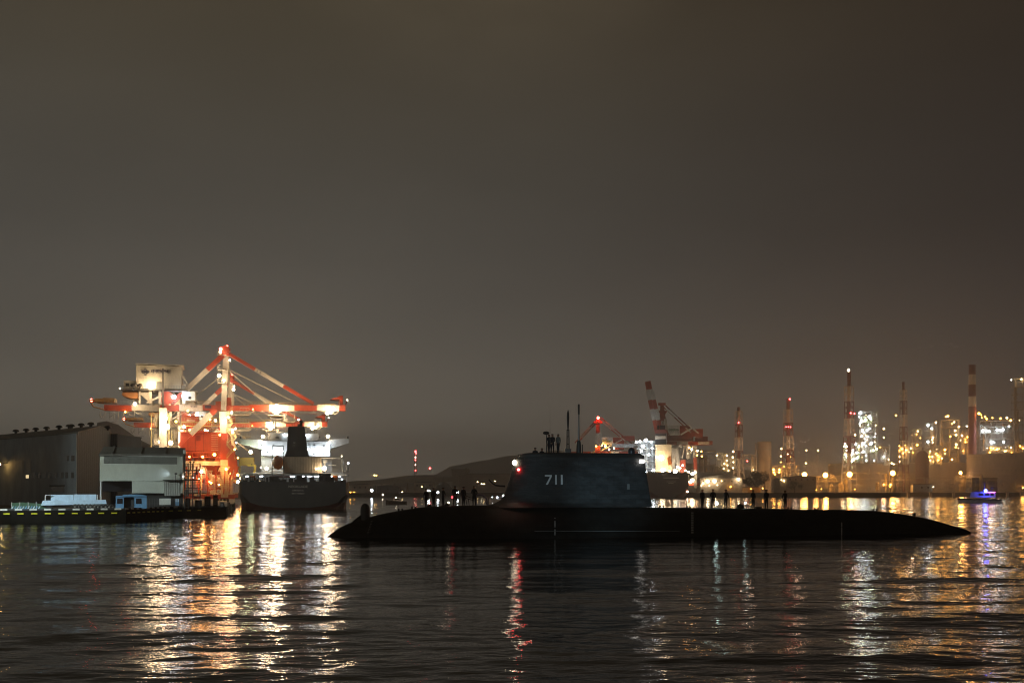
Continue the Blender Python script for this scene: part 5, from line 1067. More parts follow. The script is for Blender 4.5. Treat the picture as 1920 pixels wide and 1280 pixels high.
# bank strip: low quay clutter
def lamp_post(px, py, Y, e, rr, lab, h0=3.4, group=None, arm=.8, pw=0):
    f = Fr(px, Y, h0, False); r = f.root('lamp_post', lab, 'street lamp', group); p = f.L(px, py)
    mb = MB(); mb.tube((arm, .1, 0), (arm, .1, p.z+.3), .14, .09, 6); mb.beam((arm, .1, p.z+.3), (-.2, 0, p.z+.25), .14); mb.build('pole', M['pale'], r)
    mb = MB(); mb.box((-.5, -.3, p.z+.2+rr*.4), (.5, .3, p.z+.4+rr*.4)); mb.build('lamp_head', M['dark'], r)
    if pw: bulb(r, (0, -rr-.6, p.z), pw, PC[e], 2.2)
    rr *= 1.25 if pw else LR.get(e, 1); mb = MB(); mb.ball((0, 0, p.z), rr, 8); mb.build('bulb', E[e], r); return r
for px, py, Y, e, rr, lab in ((697, 919, 690, 'white', 1.0, 'bright white quay lamp between the carrier and the submarine bow'), (717.5, 927, 660, 'dim', .5, 'small white lamp low at the water right of the bright white quay lamp'), (754, 922, 740, 'ywfar', .55, 'lone small lamp behind the rising foredeck'),
                          (791, 912, 780, 'ywfar', .5, 'small warm lamp below the pale shed'), (802, 919.5, 600, 'white', .5, 'white lamp above the heads of the first two sailors'), (805, 919.5, 600, 'white', .45, 'second of two white lamps side by side behind the first sailors'), (821, 922.5, 620, 'wfar', 1.1, 'large white lamp between the second and third sailors'),
                          (858, 922.5, 620, 'wfar', .9, 'round warm white lamp right of the fourth sailor'), (895.5, 903, 860, 'ywfar', .6, 'faint lamp high in the shed wall right of the tower'), (907.5, 907, 860, 'ywfar', .75, 'brighter lamp at the right of the wide dim shed'), (903, 906.8, 860, 'dim', .5, 'dim lamp left of the brighter one at the wide shed'),
                          (928, 901.5, 860, 'ywfar', .5, 'single lamp left of the sail above the curved arm'), (730, 901, 1000, 'sodfar', .9, 'orange lamp at the top of the elevated gallery'), (702, 890.5, 1300, 'ywfar', 1.3, 'pale yellow light on the low hill beyond the gallery'), (706, 891, 1300, 'sodfar', 1.1, 'orange light next to the pale yellow one on the low hill'), (657, 922.5, 690, 'sodfar', .5, 'amber lamp at the foot of the low shed'),
                          (664, 922.5, 690, 'sodfar', .35, 'faint amber lamp right of the amber one by the shed')):
    lamp_post(px, py, Y, e, rr, lab, h0=(0 if Y < 690 else 3.4) if Y > 660 else -1)
# radio tower
f = Fr(779, 1500, 3.4, False); r = f.root('radio_mast', 'slim lattice mast with stacked red and white lights on the far low hill', 'radio mast'); L = f.L
def lattice(f, r, px, y0, y1, w0, w1, name, m, step=7, th=.45, d=0.0):
    """square lattice between rows y0 (top) and y1 (bottom), half widths in photo pixels"""
    mb = MB(); L = f.L; k = f.k; n = max(1, round((y1-y0)/step)); rows = []
    for i in range(n+1):
        t = i/n; w = (w0+(w1-w0)*t)/k; c_ = L(px, y0+(y1-y0)*t, d); rows.append([(c_.x-w, d-w, c_.z), (c_.x+w, d-w, c_.z), (c_.x+w, d+w, c_.z), (c_.x-w, d+w, c_.z)])
    for a, b in zip(rows, rows[1:]):
        for j in range(4):
            mb.beam(a[j], b[j], th); mb.beam(a[j], b[(j+1) % 4], th*.6); mb.beam(a[j], a[(j+1) % 4], th*.7)
    return mb.build(name, m, r)
lattice(f, r, 779, 845, 905, 1.2, 3, 'lattice', M['stack'], 6, .4)
for y, e, rr in ((846, 'redfar', 1.6), (849.5, 'redfar', 1.1), (857, 'dim', 1.3), (862, 'redfar', 1.0), (871, 'dim', 1.0), (881.5, 'redfar', .9)): lamp(f, r, 779+(1 if y == 849.5 else 0), y, -1.5, rr, e, 'warning_light')
lamp_post(806, 877.5, 1500, 'redfar', 1.6, 'red warning lamp on a far pole right of the radio mast')
# moored small craft
def small_boat(px, py_w, Y, ln, lab, lights=(), cab=True, hm='bwhite'):
    f = Fr(px, Y, 0, False); r = f.root('motor_boat', lab, 'boat'); w = ln/2
    mb = MB(); V = []
    for x, b, zt in ((-w, .05, 1.5), (-w*.7, .75, 1.25), (-w*.2, 1.1, 1.05), (w*.9, 1.1, .95), (w, 1.0, .95)):
        V += [(x, -b, zt), (x, -b*.8, -.3), (x, b*.8, -.3), (x, b, zt)]
    mb.add(V, [(i*4+j, i*4+(j+1) % 4, i*4+4+(j+1) % 4, i*4+4+j) for i in range(4) for j in range(4)]+[(0,1,2,3),(19,18,17,16)]); mb.build('hull', M[hm], r)
    if cab:
        mb = MB(); mb.prism([(-w*.35, .9), (-w*.2, 2.1), (w*.35, 2.2), (w*.4, .9)], -.8, .8); cb = mb.build('cabin', M['bwhite'], r)
        mb = MB(); mb.box((-w*.12, -.84, 1.45), (w*.3, -.78, 1.9)); mb.build('window', M['glass'], cb)
    for x, z, rr, e in lights: mb = MB(); mb.ball((x, -.9, z), rr, 8); mb.build('cabin_light', E[e], r)
    return r
small_boat(937, 932, 400, 9, 'small boat with a bluish white cabin light left of the sail foot', ((-1, 1.9, .28, 'strip'), (1.4, 2.6, .3, 'wfar'), (-3, 2.0, .18, 'strip')))
small_boat(743, 937, 330, 7, 'small dark boat low on the water between the carrier and the foredeck', ((0, 2.2, .12, 'dim'),), hm='dark')

# ------------------------------------------------------------------ refinery shore on the right (about 1 km)
def stackt(px, yt, Y, bands, whalf, lab, yb=922, lights=(), base=.0, solid=False, cols=(None, None)):
    f = Fr(px, Y, 3.4); r = f.root('flare_stack' if not solid else 'chimney', lab, 'chimney'); L = f.L; k = f.k
    top = L(px, yt).z; zb = 0
    mb = MB(); ri = (whalf*.42 if not solid else whalf)/k
    ys = [yt]+[b[0] for b in bands]+[yb]
    cur = 0; segs = []
    y = yt
    for y0, y1, c in bands: segs.append((y0, y1, c))
    for y0, y1, c in segs:
        a, b = L(px, y0), L(px, y1); mb.tube((0, 0, b.z), (0, 0, a.z), ri*(1.0+.25*(y1-yt)/(yb-yt)), ri*(1.0+.25*(y0-yt)/(yb-yt)), 12, c)
    mb.build('shaft', [M['stack'], M['stackw']], r)
    if not solid:
        for y0, y1, c in segs[1:]:
            t0, t1 = (y0-yt)/(yb-yt), (y1-yt)/(yb-yt); wa = lambda t: whalf*(1+1.3*max(0, t-.35)**1.2)
            lattice(f, r, px, y0, y1, wa(t0), wa(t1), 'lattice_frame', M['stackw'] if c else M['stack'], 12, .85)
    for dx, y, rr, e in lights: lamp(f, r, px+dx, y, -whalf/k-1, rr, e, 'warning_light')
    bulb(r, (-6, -26, 14), 6000, (1, .58, .3), 2.0, 'base_fill_light'); bulb(r, (8, -34, 52), 8000, (1, .62, .4), 2.0, 'upper_fill_light')  # added fill lights in open air before the stack, no fixtures there
    return f, r
stackt(1385, 763, 1120, [(763, 771, 0), (771, 796, 1), (796, 820, 0), (820, 845, 1), (845, 860, 0), (860, 922, 1)], 6.5, 'flare stack in a lattice frame, leftmost on the refinery shore', lights=((0, 792, .8, 'redfar'), (-10, 846, 1.4, 'ywfar')))
stackt(1478, 747, 1100, [(747, 768, 0), (768, 793, 1), (793, 818, 0), (818, 843, 1), (843, 868, 0), (868, 922, 1)], 8, 'flare stack with bright white bands, right of the broad silo', lights=((3, 748, 1, 'redfar'), (-4, 800, .7, 'redfar'), (0, 800, .7, 'redfar'), (4, 800, .7, 'redfar'), (-13, 841, 1.1, 'ywfar'), (-14, 855, 1.1, 'ywfar'), (-1, 851, .9, 'ywfar'), (-14, 866, .8, 'sodfar'), (-8, 874, .9, 'sodfar'), (4, 856, .5, 'sodfar')))
stackt(1592, 696, 1080, [(696, 725, 0), (725, 753, 1), (753, 785, 0), (785, 818, 1), (818, 850, 0), (850, 922, 1)], 8, 'tallest flare stack with a small white flame just left of the bright white tower', lights=((3, 774, .9, 'redfar'), (10, 775, .8, 'redfar')))
f = Fr(1591, 1078, 3.4); r = f.root('flare_flame', 'small white flare flame at the top of the tallest stack', 'flame'); p = f.L(1591, 694.5)
mb = MB(); mb.lathe((0, 0, p.z-1.2), [(.5, 0), (1.2, .8), (.9, 2), (.1, 3.4)], 8); mb.build('flame', E['dim'], r)
mb = MB(); mb.tube((0,0,p.z-3), (0,0,p.z-1.2), .7, .6); mb.build('burner_tip', M['dark'], r)
stackt(1694, 716, 1150, [(716, 732, 0), (732, 752, 1), (752, 778, 0), (778, 800, 1), (800, 922, 0)], 6, 'dim flare stack without lamps standing between the white tower and the yellow plant')
stackt(1823, 684, 1130, [(684, 702, 0), (702, 721, 1), (721, 743, 0), (743, 762, 1), (762, 922, 0)], 6.2, 'solid red and white banded chimney, tallest at the right', solid=True)
f = Fr(1433, 1130, 3.4); r = f.root('silo', 'broad dim cylindrical silo between two banded flare stacks', 'silo'); p = f.L(1433, 828); w = 13/f.k
mb = MB(); mb.lathe((0,0,0), [(w, 0), (w, p.z-2), (w*.96, p.z), (w*.3, p.z+.6)], 28); mb.build('shell', M['tank'], r); mb = MB(); mb.lathe((0,0,p.z-9), [(w+.1, 0), (w+.3, .2), (w+.1, .6)], 28, cap=False); mb.build('ring_walkway', M['pale'], r)
mb = MB(); mb.tube((-w-1.5, -2, 0), (-w-1.5, -2, p.z*.98), .8); mb.build('riser_pipe', M['pipe'], r)
def tank(px, Y, wpx, ytop, lab, m, dots=0, rim=True):
    f = Fr(px, Y, 3.4); r = f.root('storage_tank', lab, 'storage tank'); p = f.L(px, ytop); w = wpx/2/f.k
    mb = MB(); mb.lathe((0, w, 0), [(w, 0), (w, p.z)], 56, cap=False); mb.build('shell', m, r)
    mb = MB(); mb.lathe((0, w, p.z-.05), [(w+.3, 0), (w+.3, .5), (w*.5, 1.8), (.1, 2.4)], 56); mb.build('roof', M['tankg'], r)
    if rim:
        mb = MB()
        for k in range(60): an = 6.283*k/60; mb.beam((w*math.cos(an), w+w*math.sin(an), p.z), (w*math.cos(an), w+w*math.sin(an), p.z+1.6), .15)
        for h in (p.z+.9, p.z+1.6): mb.path([(w*math.cos(6.283*k/40), w+w*math.sin(6.283*k/40), h) for k in range(41)], .1, 4)
        mb.build('rim_rail', M['pale'], r)
    for dz in (2.2, p.z*.42)[:dots]:
        mb = MB()
        for k in range(72): an = 6.283*k/72; x, y = (w+.12)*math.cos(an), w+(w+.12)*math.sin(an); mb.box((x-.55, y-.2, p.z-dz-.55), (x+.55, y+.2, p.z-dz))
        mb.build('wind_girder', M['dark'], r)
    return f, r
tank(1610, 1150, 112, 869, 'low wide dull tank in front of the bright white tower', M['tankg'])
tank(1738, 1160, 150, 868, 'long low dull tank below the yellow lit plant', M['tankg'])
tank(1905, 1060, 176, 850, 'large orange beige tank with dotted rings at the right edge', M['tank'], 2)
# process units: steel frame, vessels, pipes and many small lamps
def process(px0, px1, yt, yb, Y, dep, nx, nz, lab, seed, m='pipe', lights=(), vessels=3, th=.35, name='process_unit', pwr=3400):
    rr = random.Random(seed); f = Fr((px0+px1)/2, Y, 3.4); r = f.root(name, lab, 'process plant'); L = f.L
    xs = [px0+(px1-px0)*i/nx for i in range(nx+1)]; zs = [yb+(yt-yb)*i/nz for i in range(nz+1)]
    mb = MB()
    for d in (0, dep):
        for x in xs: mb.beam(L(x, yb+1, d), L(x, yt, d), th)
        for i, z in enumerate(zs[1:]):
            a, b = L(px0, z, d), L(px1, z, d); b.z = a.z; mb.beam(a, b, th)
            if d == 0: mb.rail(a, b, 1.2, nx*3, .06)
        for x0, x1 in zip(xs, xs[1:]):
            for z0, z1 in zip(zs, zs[1:]):
                if rr.random() < .5: mb.beam(L(x0, z0, d), L(x1, z1, d), th*.7)
                if rr.random() < .3: mb.beam(L(x1, z0, d), L(x0, z1, d), th*.7)
    mb.build('steel_frame', M[m], r)
    mb = MB()
    for z in zs[1:]:
        a, b = L(px0, z, 0), L(px1, z, 0); mb.box((a.x, 0, a.z-.15), (b.x, dep, a.z))
    mb.build('floor_grating', M[m], r)
    for k in range(vessels):
        x = rr.uniform(px0+2, px1-2); w = rr.uniform(.9, 2.6); y1 = rr.uniform(yt-4, (yt+yb)/2); a = L(x, yb, dep*.5); b = L(x, y1, dep*.5)
        mb = MB(); mb.lathe((a.x, dep*.5, a.z), [(w, 0), (w, b.z-a.z-w), (w*.7, b.z-a.z-w*.3), (.1, b.z-a.z)], 12); mb.build('vessel', M['tankg' if k % 2 else 'pipe'], r)
    mb = MB()
    for k in range(int(3+nx*nz*.8)):
        x, z = rr.uniform(px0, px1), rr.uniform(yt, yb); d = rr.uniform(-.5, dep); x2 = min(px1, x+rr.uniform(3, 14)); a, b = L(x, z, d), L(x2, z, d); b.z = a.z
        mb.tube(a, b, .3, .3, 6); c_ = b+Vector((0, 0, rr.uniform(-6, 6))); mb.tube(b, c_, .3, .3, 6)
    mb.build('piping', M['pale'], r)
    for i, (x, y, s, e) in enumerate(lights): lamp(f, r, x, y, -2, s, e, 'plant_lamp', pw=pwr if i in (0, 3, 7, 11) else 0)
    return f, r
rr = random.Random(21)
tl = [(1613, 774, 2.4, 'wfar'), (1615, 788, 1.8, 'wfar'), (1630, 781, 2.2, 'wfar'), (1603, 815, 1.7, 'ywfar'), (1617, 806, 1.5, 'wfar'), (1626, 806, 1.6, 'wfar'), (1616, 817, 1.4, 'ywfar'), (1627, 818, 1.2, 'wfar'), (1618, 832, 1.8, 'wfar'), (1634, 830, 1.6, 'wfar'), (1606, 849, 1.8, 'wfar'), (1619, 846, 1.4, 'wfar')]
tl2 = [(rr.uniform(1611, 1644), rr.uniform(775, 864), rr.uniform(.4, 1.1), rr.choice(('wfar', 'wfar', 'green', 'ywfar'))) for k in range(40)]
process(1611, 1645, 772, 868, 1090, 14, 3, 10, 'tall brightly white lit lattice process tower right of the tallest flare stack', 5, 'pale', tl+tl2, 3, .5, 'process_tower')
process(1582, 1611, 832, 868, 1085, 12, 4, 4, 'lower white and yellow lit plant left of the bright tower', 6, 'pale', [(rr.uniform(1582, 1611), rr.uniform(830, 866), rr.uniform(.4, 1.1), rr.choice(('wfar', 'ywfar', 'green'))) for k in range(34)]+[(1604, 833, 1.3, 'wfar')], 3)
process(1645, 1668, 838, 872, 1095, 10, 3, 3, 'small steaming plant unit right of the bright tower', 7, 'pipe', [(1657, 856, 1.0, 'wfar'), (1650, 838, .8, 'sodfar'), (1666, 861, .8, 'ywfar'), (1672, 868, 1.3, 'ywfar'), (1657, 803.5, 1.4, 'ywfar'), (1657, 820, .9, 'ywfar'), (1676, 870, .9, 'ywfar')], 2)
process(1702, 1728, 805, 868, 1180, 12, 3, 5, 'dim plant frame with orange lamps right of the dim flare stack', 8, 'pipe', [(1721, 808, 1.3, 'ywfar'), (1719, 814, .7, 'sodfar'), (1726, 821, .7, 'sodfar'), (1708, 840, 1, 'ywfar'), (1720, 834, 1.4, 'sodfar'), (1704, 847, .9, 'ywfar'), (1712, 848, .8, 'sodfar'), (1680, 778.5, 1.2, 'sodfar')], 3)
process(1734, 1756, 795, 868, 1170, 12, 3, 6, 'plant frame with cold white lamps left of the brown column', 9, 'pipe', [(1740, 797, 2.0, 'wfar'), (1747, 803, 1.6, 'wfar'), (1740, 828, 1.9, 'wfar'), (1749, 820, 1.2, 'ywfar'), (1748, 824, 1.1, 'ywfar'), (1749, 829, .9, 'ywfar'), (1755, 791.5, 1.4, 'ywfar'), (1748, 850, 1.4, 'ywfar'), (1744, 849, 1, 'sodfar'), (1743, 856, 1.4, 'sodfar'), (1754, 851, .9, 'ywfar')], 3)
process(1762, 1800, 788, 870, 1165, 14, 4, 6, 'broad brown plant frame with yellow lamps left of the banded chimney', 10, 'pipe', [(1777, 780, 1.9, 'sodfar'), (1774, 781, 1.3, 'sodfar'), (1789, 791, 1.3, 'ywfar'), (1785, 794, 1.0, 'sodfar'), (1798, 800, 1.4, 'ywfar'), (1791, 807, 1.6, 'ywfar'), (1782, 818, 1.2, 'sodfar'), (1793, 815, 1.4, 'ywfar'), (1793, 833, 1.7, 'ywfar'), (1792, 838, 1.1, 'sodfar'), (1797, 840, .7, 'ywfar'), (1772, 843, 1.7, 'sodfar'), (1756, 842, 1.0, 'ywfar'), (1785, 861, 1.6, 'sodfar'), (1801, 825, .7, 'ywfar'), (1772, 850, 1, 'sodfar'), (1813, 799, 1.2, 'wfar'), (1817, 795, .8, 'wfar'), (1819, 812, .7, 'wfar')], 4)
process(1838, 1900, 790, 845, 1120, 16, 6, 5, 'large white lit steel frame with an orange lamp row along its roof', 12, 'pale', [(1843, 807, 2.2, 'wfar'), (1849, 807, 2.0, 'wfar'), (1855, 808, 1.4, 'wfar'), (1870, 806, 2.2, 'wfar'), (1876, 806, 1.8, 'wfar'), (1881, 805, 1.8, 'wfar'), (1892, 799, 1.4, 'wfar'), (1859, 829, 2.2, 'wfar'), (1864, 829, 1.4, 'wfar'), (1882, 828, 1.8, 'wfar'), (1835.5, 775, 2.0, 'sodfar'), (1840, 778, .9, 'sodfar'), (1847, 781, 1.2, 'sodfar'), (1850, 785, 1.3, 'sodfar'), (1841, 783, .9, 'sodfar'), (1861, 783, 1.0, 'sodfar'), (1876, 784, 1.4, 'sodfar'), (1888, 783, 1.7, 'ywfar'), (1895, 788, 1.8, 'sodfar'), (1868, 843, 1.8, 'sodfar'), (1874, 841, 1.1, 'ywfar'), (1851, 839, .7, 'wfar'), (1885, 838, .8, 'wfar'), (1911, 788, .6, 'ywfar')], 4, .55)
process(1896, 1928, 711, 868, 1140, 12, 3, 11, 'dim tall lattice tower cut by the right edge of the view', 13, 'pipe', [(1915, 710.5, 1.4, 'ywfar'), (1896, 712, .9, 'wfar'), (1913, 836, 1.2, 'sodfar'), (1918, 840, 1.1, 'sodfar')], 2, .45, 'lattice_tower')
f = Fr(1729, 1100, 3.4); r = f.root('furnace', 'dull brown domed furnace vessel in front of the yellow lit plant', 'furnace')
p = f.L(1729, 845); w = 12/f.k; mb = MB(); mb.lathe((0, 0, 0), [(w, 0), (w, p.z*.75), (w*.85, p.z*.93), (w*.4, p.z)], 20); mb.build('shell', mat('rust brown shell', (.25, .11, .06), .7), r); mb = MB(); mb.tube((0,0,p.z), (0,0,p.z+4), w*.2); mb.build('vent', M['pipe'], r)
process(1345, 1378, 850, 884, 1100, 10, 4, 3, 'small lamp dotted plant left of the leftmost flare stack', 15, 'pipe', [(1344, 853.5, 1, 'ywfar'), (1363, 853.5, 1.2, 'ywfar'), (1363, 863, .9, 'ywfar'), (1358, 869, 1, 'ywfar'), (1364, 872, .9, 'ywfar'), (1357, 878, 1, 'ywfar'), (1374, 857, 1.3, 'ywfar'), (1375, 866, 1, 'ywfar'), (1374.5, 877, 1.2, 'ywfar'), (1366, 882, 1, 'ywfar'), (1401, 864, .7, 'redfar')], 2)
process(1392, 1418, 852, 884, 1110, 10, 3, 3, 'dim pipe frame between the leftmost flare stack and the silo', 16, 'pipe', [(1413, 880, .6, 'ywfar')], 1)
process(1448, 1500, 874, 895, 1090, 12, 6, 2, 'low orange glowing pipe rack at the foot of the white banded flare stack', 17, 'pipe', [(1450.5, 880, 1.6, 'sodfar'), (1461.5, 880, 1.6, 'sodfar'), (1451, 885, 1.4, 'sodfar'), (1461, 885, 1.3, 'sodfar'), (1453, 889, 1, 'sodfar')], 2)
process(1308, 1342, 845, 885, 1050, 16, 3, 3, 'dim block of plant right of the raised crane', 18, 'tank', [], 4)
for px, y, lab in ((1512, 844, 'tall lamp mast left of the pair above the orange steam'), (1534, 844, 'tall lamp mast right of the pair above the orange steam'), (1511, 868, 'short lamp mast below the left tall one')): lamp_post(px, y, 1120, 'ywfar', 1.1, lab)
lamp_post(1551, 830, 1150, 'dim', .01, 'thin unlit pole above the orange steam')
r3 = random.Random(44)
def amber(x0, x1, y0, y1, n): return [(r3.uniform(x0, x1), r3.uniform(y0, y1), r3.uniform(.4, 1.1), r3.choice(('sodfar', 'sodfar', 'ywfar'))) for k in range(n)]
process(1686, 1704, 826, 870, 1140, 10, 3, 4, 'low amber dotted plant at the foot of the dim flare stack', 51, 'pale', amber(1686, 1704, 830, 866, 12), 2)
process(1744, 1766, 836, 870, 1145, 10, 4, 4, 'dense low amber plant between the furnace and the brown column frame', 52, 'pale', amber(1744, 1766, 838, 866, 14), 3)
process(1800, 1834, 800, 852, 1140, 12, 4, 5, 'dark pipework frame around the foot of the banded chimney', 53, 'pipe', amber(1802, 1832, 806, 848, 8), 4)
process(1850, 1900, 838, 851, 1105, 10, 6, 2, 'narrow amber lit pipe deck along the top of the orange beige tank', 54, 'pale', amber(1850, 1900, 838, 848, 12), 2)
# waterfront: pipe jetties, fences and sodium lamps
random.seed(9)
for px0, px1, yt, lab, sd, lt in ((1520, 1580, 893, 'pipe trestle under the two left sodium lamps', 31, [(1530, 918, .6, 'sodfar'), (1540, 916, .5, 'sodfar')]), (1583, 1650, 886, 'pipe trestle under the third sodium lamp', 32, [(1603, 917, .5, 'sodfar')]), (1652, 1715, 889, 'loading jetty frame under the fourth sodium lamp', 33, [(1657, 908, .9, 'sodfar'), (1670, 908, 1.2, 'sodfar'), (1669, 912, .7, 'sodfar')]), (1716, 1790, 896, 'dim pipe rack behind the small white hut', 34, []), (1791, 1822, 893, 'pale railed jetty frame under the fifth sodium lamp', 35, []), (1824, 1925, 890, 'dark wide pipe rack at the far right behind the patrol boat', 36, [(1918, 914, .8, 'sodfar')])):
    process(px0, px1, yt, 921, 985, 7, max(3, int((px1-px0)/13)), 3, lab, sd, 'pipe', lt, 2, .3, 'pipe_trestle')
G4 = 'sodium lamps along the refinery waterfront'
for i, (px, py, rr_, lab) in enumerate(((1508.5, 889.5, 1.9, 'orange sodium lamp, leftmost of the waterfront row'), (1547.5, 890.5, 1.9, 'orange sodium lamp, second from left of the waterfront row'), (1593, 889, 2.0, 'orange sodium lamp, third from left of the waterfront row'), (1674, 886.5, 1.9, 'orange sodium lamp above the loading jetty, fourth of the row'), (1801, 886, 1.2, 'orange sodium lamp, rightmost of the waterfront row'))):
    lamp_post(px, py, 976, 'sod', rr_, lab, group=G4, pw=22000)
mb = MB(); f = Fr(1715, 968, 0, False)
for px in (1561, 1571, 1602, 1635.5, 1672, 1703, 1745, 1788, 1889, 1915):
    pf = Fr(px, 962, 0, False); r = pf.root('dolphin_pile', 'pale square concrete pile against the dark jetty wall', 'pile', 'piles along the jetty wall'); mb = MB(); mb.box((-1.1, -1, -1.5), (1.1, 1, 3.3)); mb.build('shaft', M['beige'], r); mb = MB(); mb.box((-1.3, -1.2, 3.3), (1.3, 1.2, 3.7)); mb.build('cap', M['conc'], r)
f = Fr(1732, 972, 3.4, False); r = f.root('hut', 'small white hut with two windows on the refinery jetty', 'hut'); mb = MB(); f.bx(mb, 1712, 908, 1748, 922, 0, 6); mb.build('wall', M['hwhite'], r)
mb = MB(); f.bx(mb, 1711, 907, 1749, 908.2, -.4, 6.4); mb.build('roof', M['roofm'], r)
for x in (1727, 1739): mb = MB(); f.bx(mb, x, 911.5, x+3, 915, -.1, .1); mb.build('window', M['glass'], r)
lamp(f, r, 1750, 912.5, -.5, .6, 'dim', 'wall_lamp')
f = Fr(1855, 990, 3.4, False); r = f.root('terminal_building', 'dark wide building behind the blue light of the patrol boat', 'building'); mb = MB(); f.bx(mb, 1822, 896, 1870, 922, 8, 20); mb.build('wall', M['claddark'], r); mb = MB(); f.bx(mb, 1821, 895, 1871, 896.2, 7.6, 20.4); mb.build('roof', M['roofm'], r)
# warehouses and trees behind the aft deck
f, r = shed(1313, 1392, 896, 800, 'long pale roofed warehouse lit by white lamps behind the aft deck', M['beige'], 6, 8)
for x, y, s, e in ((1327, 902, 1.5, 'warm'), (1340, 901.5, 1.5, 'warm'), (1318, 906, .8, 'warm'), (1315, 910, .5, 'dim'), (1330, 910, .5, 'dim'), (1345, 909, .5, 'dim'), (1385, 898.5, 1.3, 'warm'), (1353, 901, .7, 'ywfar'), (1370, 912, .8, 'sodfar')): lamp(f, r, x, y, -2, s*.85, e, 'wall_lamp')
f, r = shed(1402, 1426, 913, 780, 'small orange lit shed behind the aft sailors', mat('orange shed wall', (.5, .3, .1), .7), 0, 1)
lamp(f, r, 1408, 916, -3, .3, 'sod', 'wall_lamp'); lamp(f, r, 1430, 915, -3, .4, 'sod', 'wall_lamp')
f, r = shed(1462, 1476, 896, 850, 'narrow two storey hut with one bright window', M['tankg'], 0, 1); lamp(f, r, 1470, 901, -1, 1.0, 'ywfar', 'window_lamp'); lamp(f, r, 1465, 899, -1, .5, 'ywfar', 'window_lamp')
shed(1476, 1530, 893, 950, 'long dull pipe shed left of the sodium lamps', M['tankg'], 5, 1.5)
def tree(px, Y, wpx, ytop, lab, seed):
    rr = random.Random(seed); f = Fr(px, Y, 3.4, False); r = f.root('tree', lab, 'tree', 'trees on the far shore'); H = f.L(px, ytop).z; w = wpx/2/f.k
    mb = MB(); mb.tube((0,0,0), (.2,0,H*.5), .5, .3, 7)
    for k in range(6): a = rr.uniform(0, 6.28); mb.tube((.1,0,H*rr.uniform(.25,.5)), (w*.6*math.cos(a), w*.6*math.sin(a), H*rr.uniform(.55,.85)), .2, .06, 5)
    mb.build('trunk', M['bark'], r); mb = MB()
    cl = [(rr.gauss(0, w*.42), rr.gauss(0, w*.35), H*rr.uniform(.4, .85), rr.uniform(.25, .5)*w) for k in range(11)]
    for k in range(1500):
        c = rr.choice(cl); d = Vector((rr.gauss(0,1), rr.gauss(0,1), rr.gauss(0,.8))).normalized()*c[3]*rr.uniform(.5, 1.05); p = Vector(c[:3])+d
        if p.z > H*1.02: continue
        u = Vector((rr.uniform(-1,1), rr.uniform(-1,1), rr.uniform(-1,1))).normalized()*rr.uniform(.25,.5); v = u.orthogonal().normalized()*.3; mb.add([p-u, p+v, p+u, p-v], [(0,1,2,3)])
    mb.build('crown', M['foliage'], r)
tree(1417, 830, 34, 885, 'broad dark tree left of the largest tree behind the aft deck', 1); tree(1434, 840, 32, 880, 'largest dark tree, in front of the broad silo', 2); tree(1404, 820, 22, 893, 'small round tree at the right end of the long warehouse', 3); tree(1372, 820, 20, 897, 'low bushy tree before the long warehouse', 4); tree(1490, 900, 26, 899, 'dark tree left of the first sodium lamp', 5)

# patrol boat with blue light
f = Fr(1838, 372, 0); r = f.root('patrol_boat', 'white and navy patrol boat with a glaring blue light at the right of the view', 'patrol boat'); L = f.L
def hs(t): return L(1795+84*t, 930).x
mb = MB(); V = []
for t, b, zt in ((0, .1, 1.75), (.06, .9, 1.6), (.2, 1.9, 1.5), (.45, 2.2, 1.5), (.95, 2.2, 1.35), (1, 2.0, 1.35)):
    x = hs(t); V += [(x, -b, zt), (x, -b*.98, zt-.45), (x+(.7 if t == 0 else 0), -b*.8, -.3), (x+(.7 if t == 0 else 0), b*.8, -.3), (x, b*.98, zt-.45), (x, b, zt)]
mb.add(V, [(i*6+j, i*6+(j+1) % 6, i*6+6+(j+1) % 6, i*6+6+j) for i in range(5) for j in range(6)]+[tuple(range(6)), tuple(range(30, 36))[::-1]])
for k in range(len(mb.f)):
    if k < 30 and k % 6 in (0, 4): mb.m[k] = 1
mb.build('hull', [M['bwhite'], M['bblue']], r)
mb = MB(); mb.prism([(p.x, p.z) for p in (L(1818, 932), L(1821, 922), L(1832, 921), L(1834, 932))], -1.5, 1.5); wh_ = mb.build('wheelhouse', M['bwhite'], r)
mb = MB(); mb.prism([(p.x, p.z) for p in (L(1833, 932), L(1832.5, 921.5), L(1866, 922), L(1867, 932))], -1.3, 1.3); cb = mb.build('cabin', M['bwhite'], r)
for a0, b0 in ((1835, 1844), (1846, 1855), (1857, 1863)): mb = MB(); f.bx(mb, a0, 924, b0, 928.5, -1.35, -1.3); mb.build('window', M['glass'], cb)
mb = MB(); f.bx(mb, 1830, 920.8, 1868, 921.8, -1.5, 1.5); mb.build('canopy', M['bblue'], r)
mb = MB(); mb.tube(L(1846, 921, 0), L(1846, 905, 0), .06); mb.tube(L(1860, 932, 0), L(1860, 914, 0), .05); mb.build('mast', M['pale'], r)
lamp(f, r, 1848, 919.5, -1.6, .55, 'bluel', 'blue_beacon'); bulb(r, L(1848, 918.5, -2.6), 700, (.06, .08, 1), .7); mb = MB(); f.bx(mb, 1849, 921.9, 1866, 922.4, -1.62, -1.52); mb.build('light_bar', E['pink'], r)
mb = MB(); mb.rail(L(1798, 929.5, -1), L(1816, 931, -1), .7, 5, .02); mb.build('bow_rail', M['pale'], r)

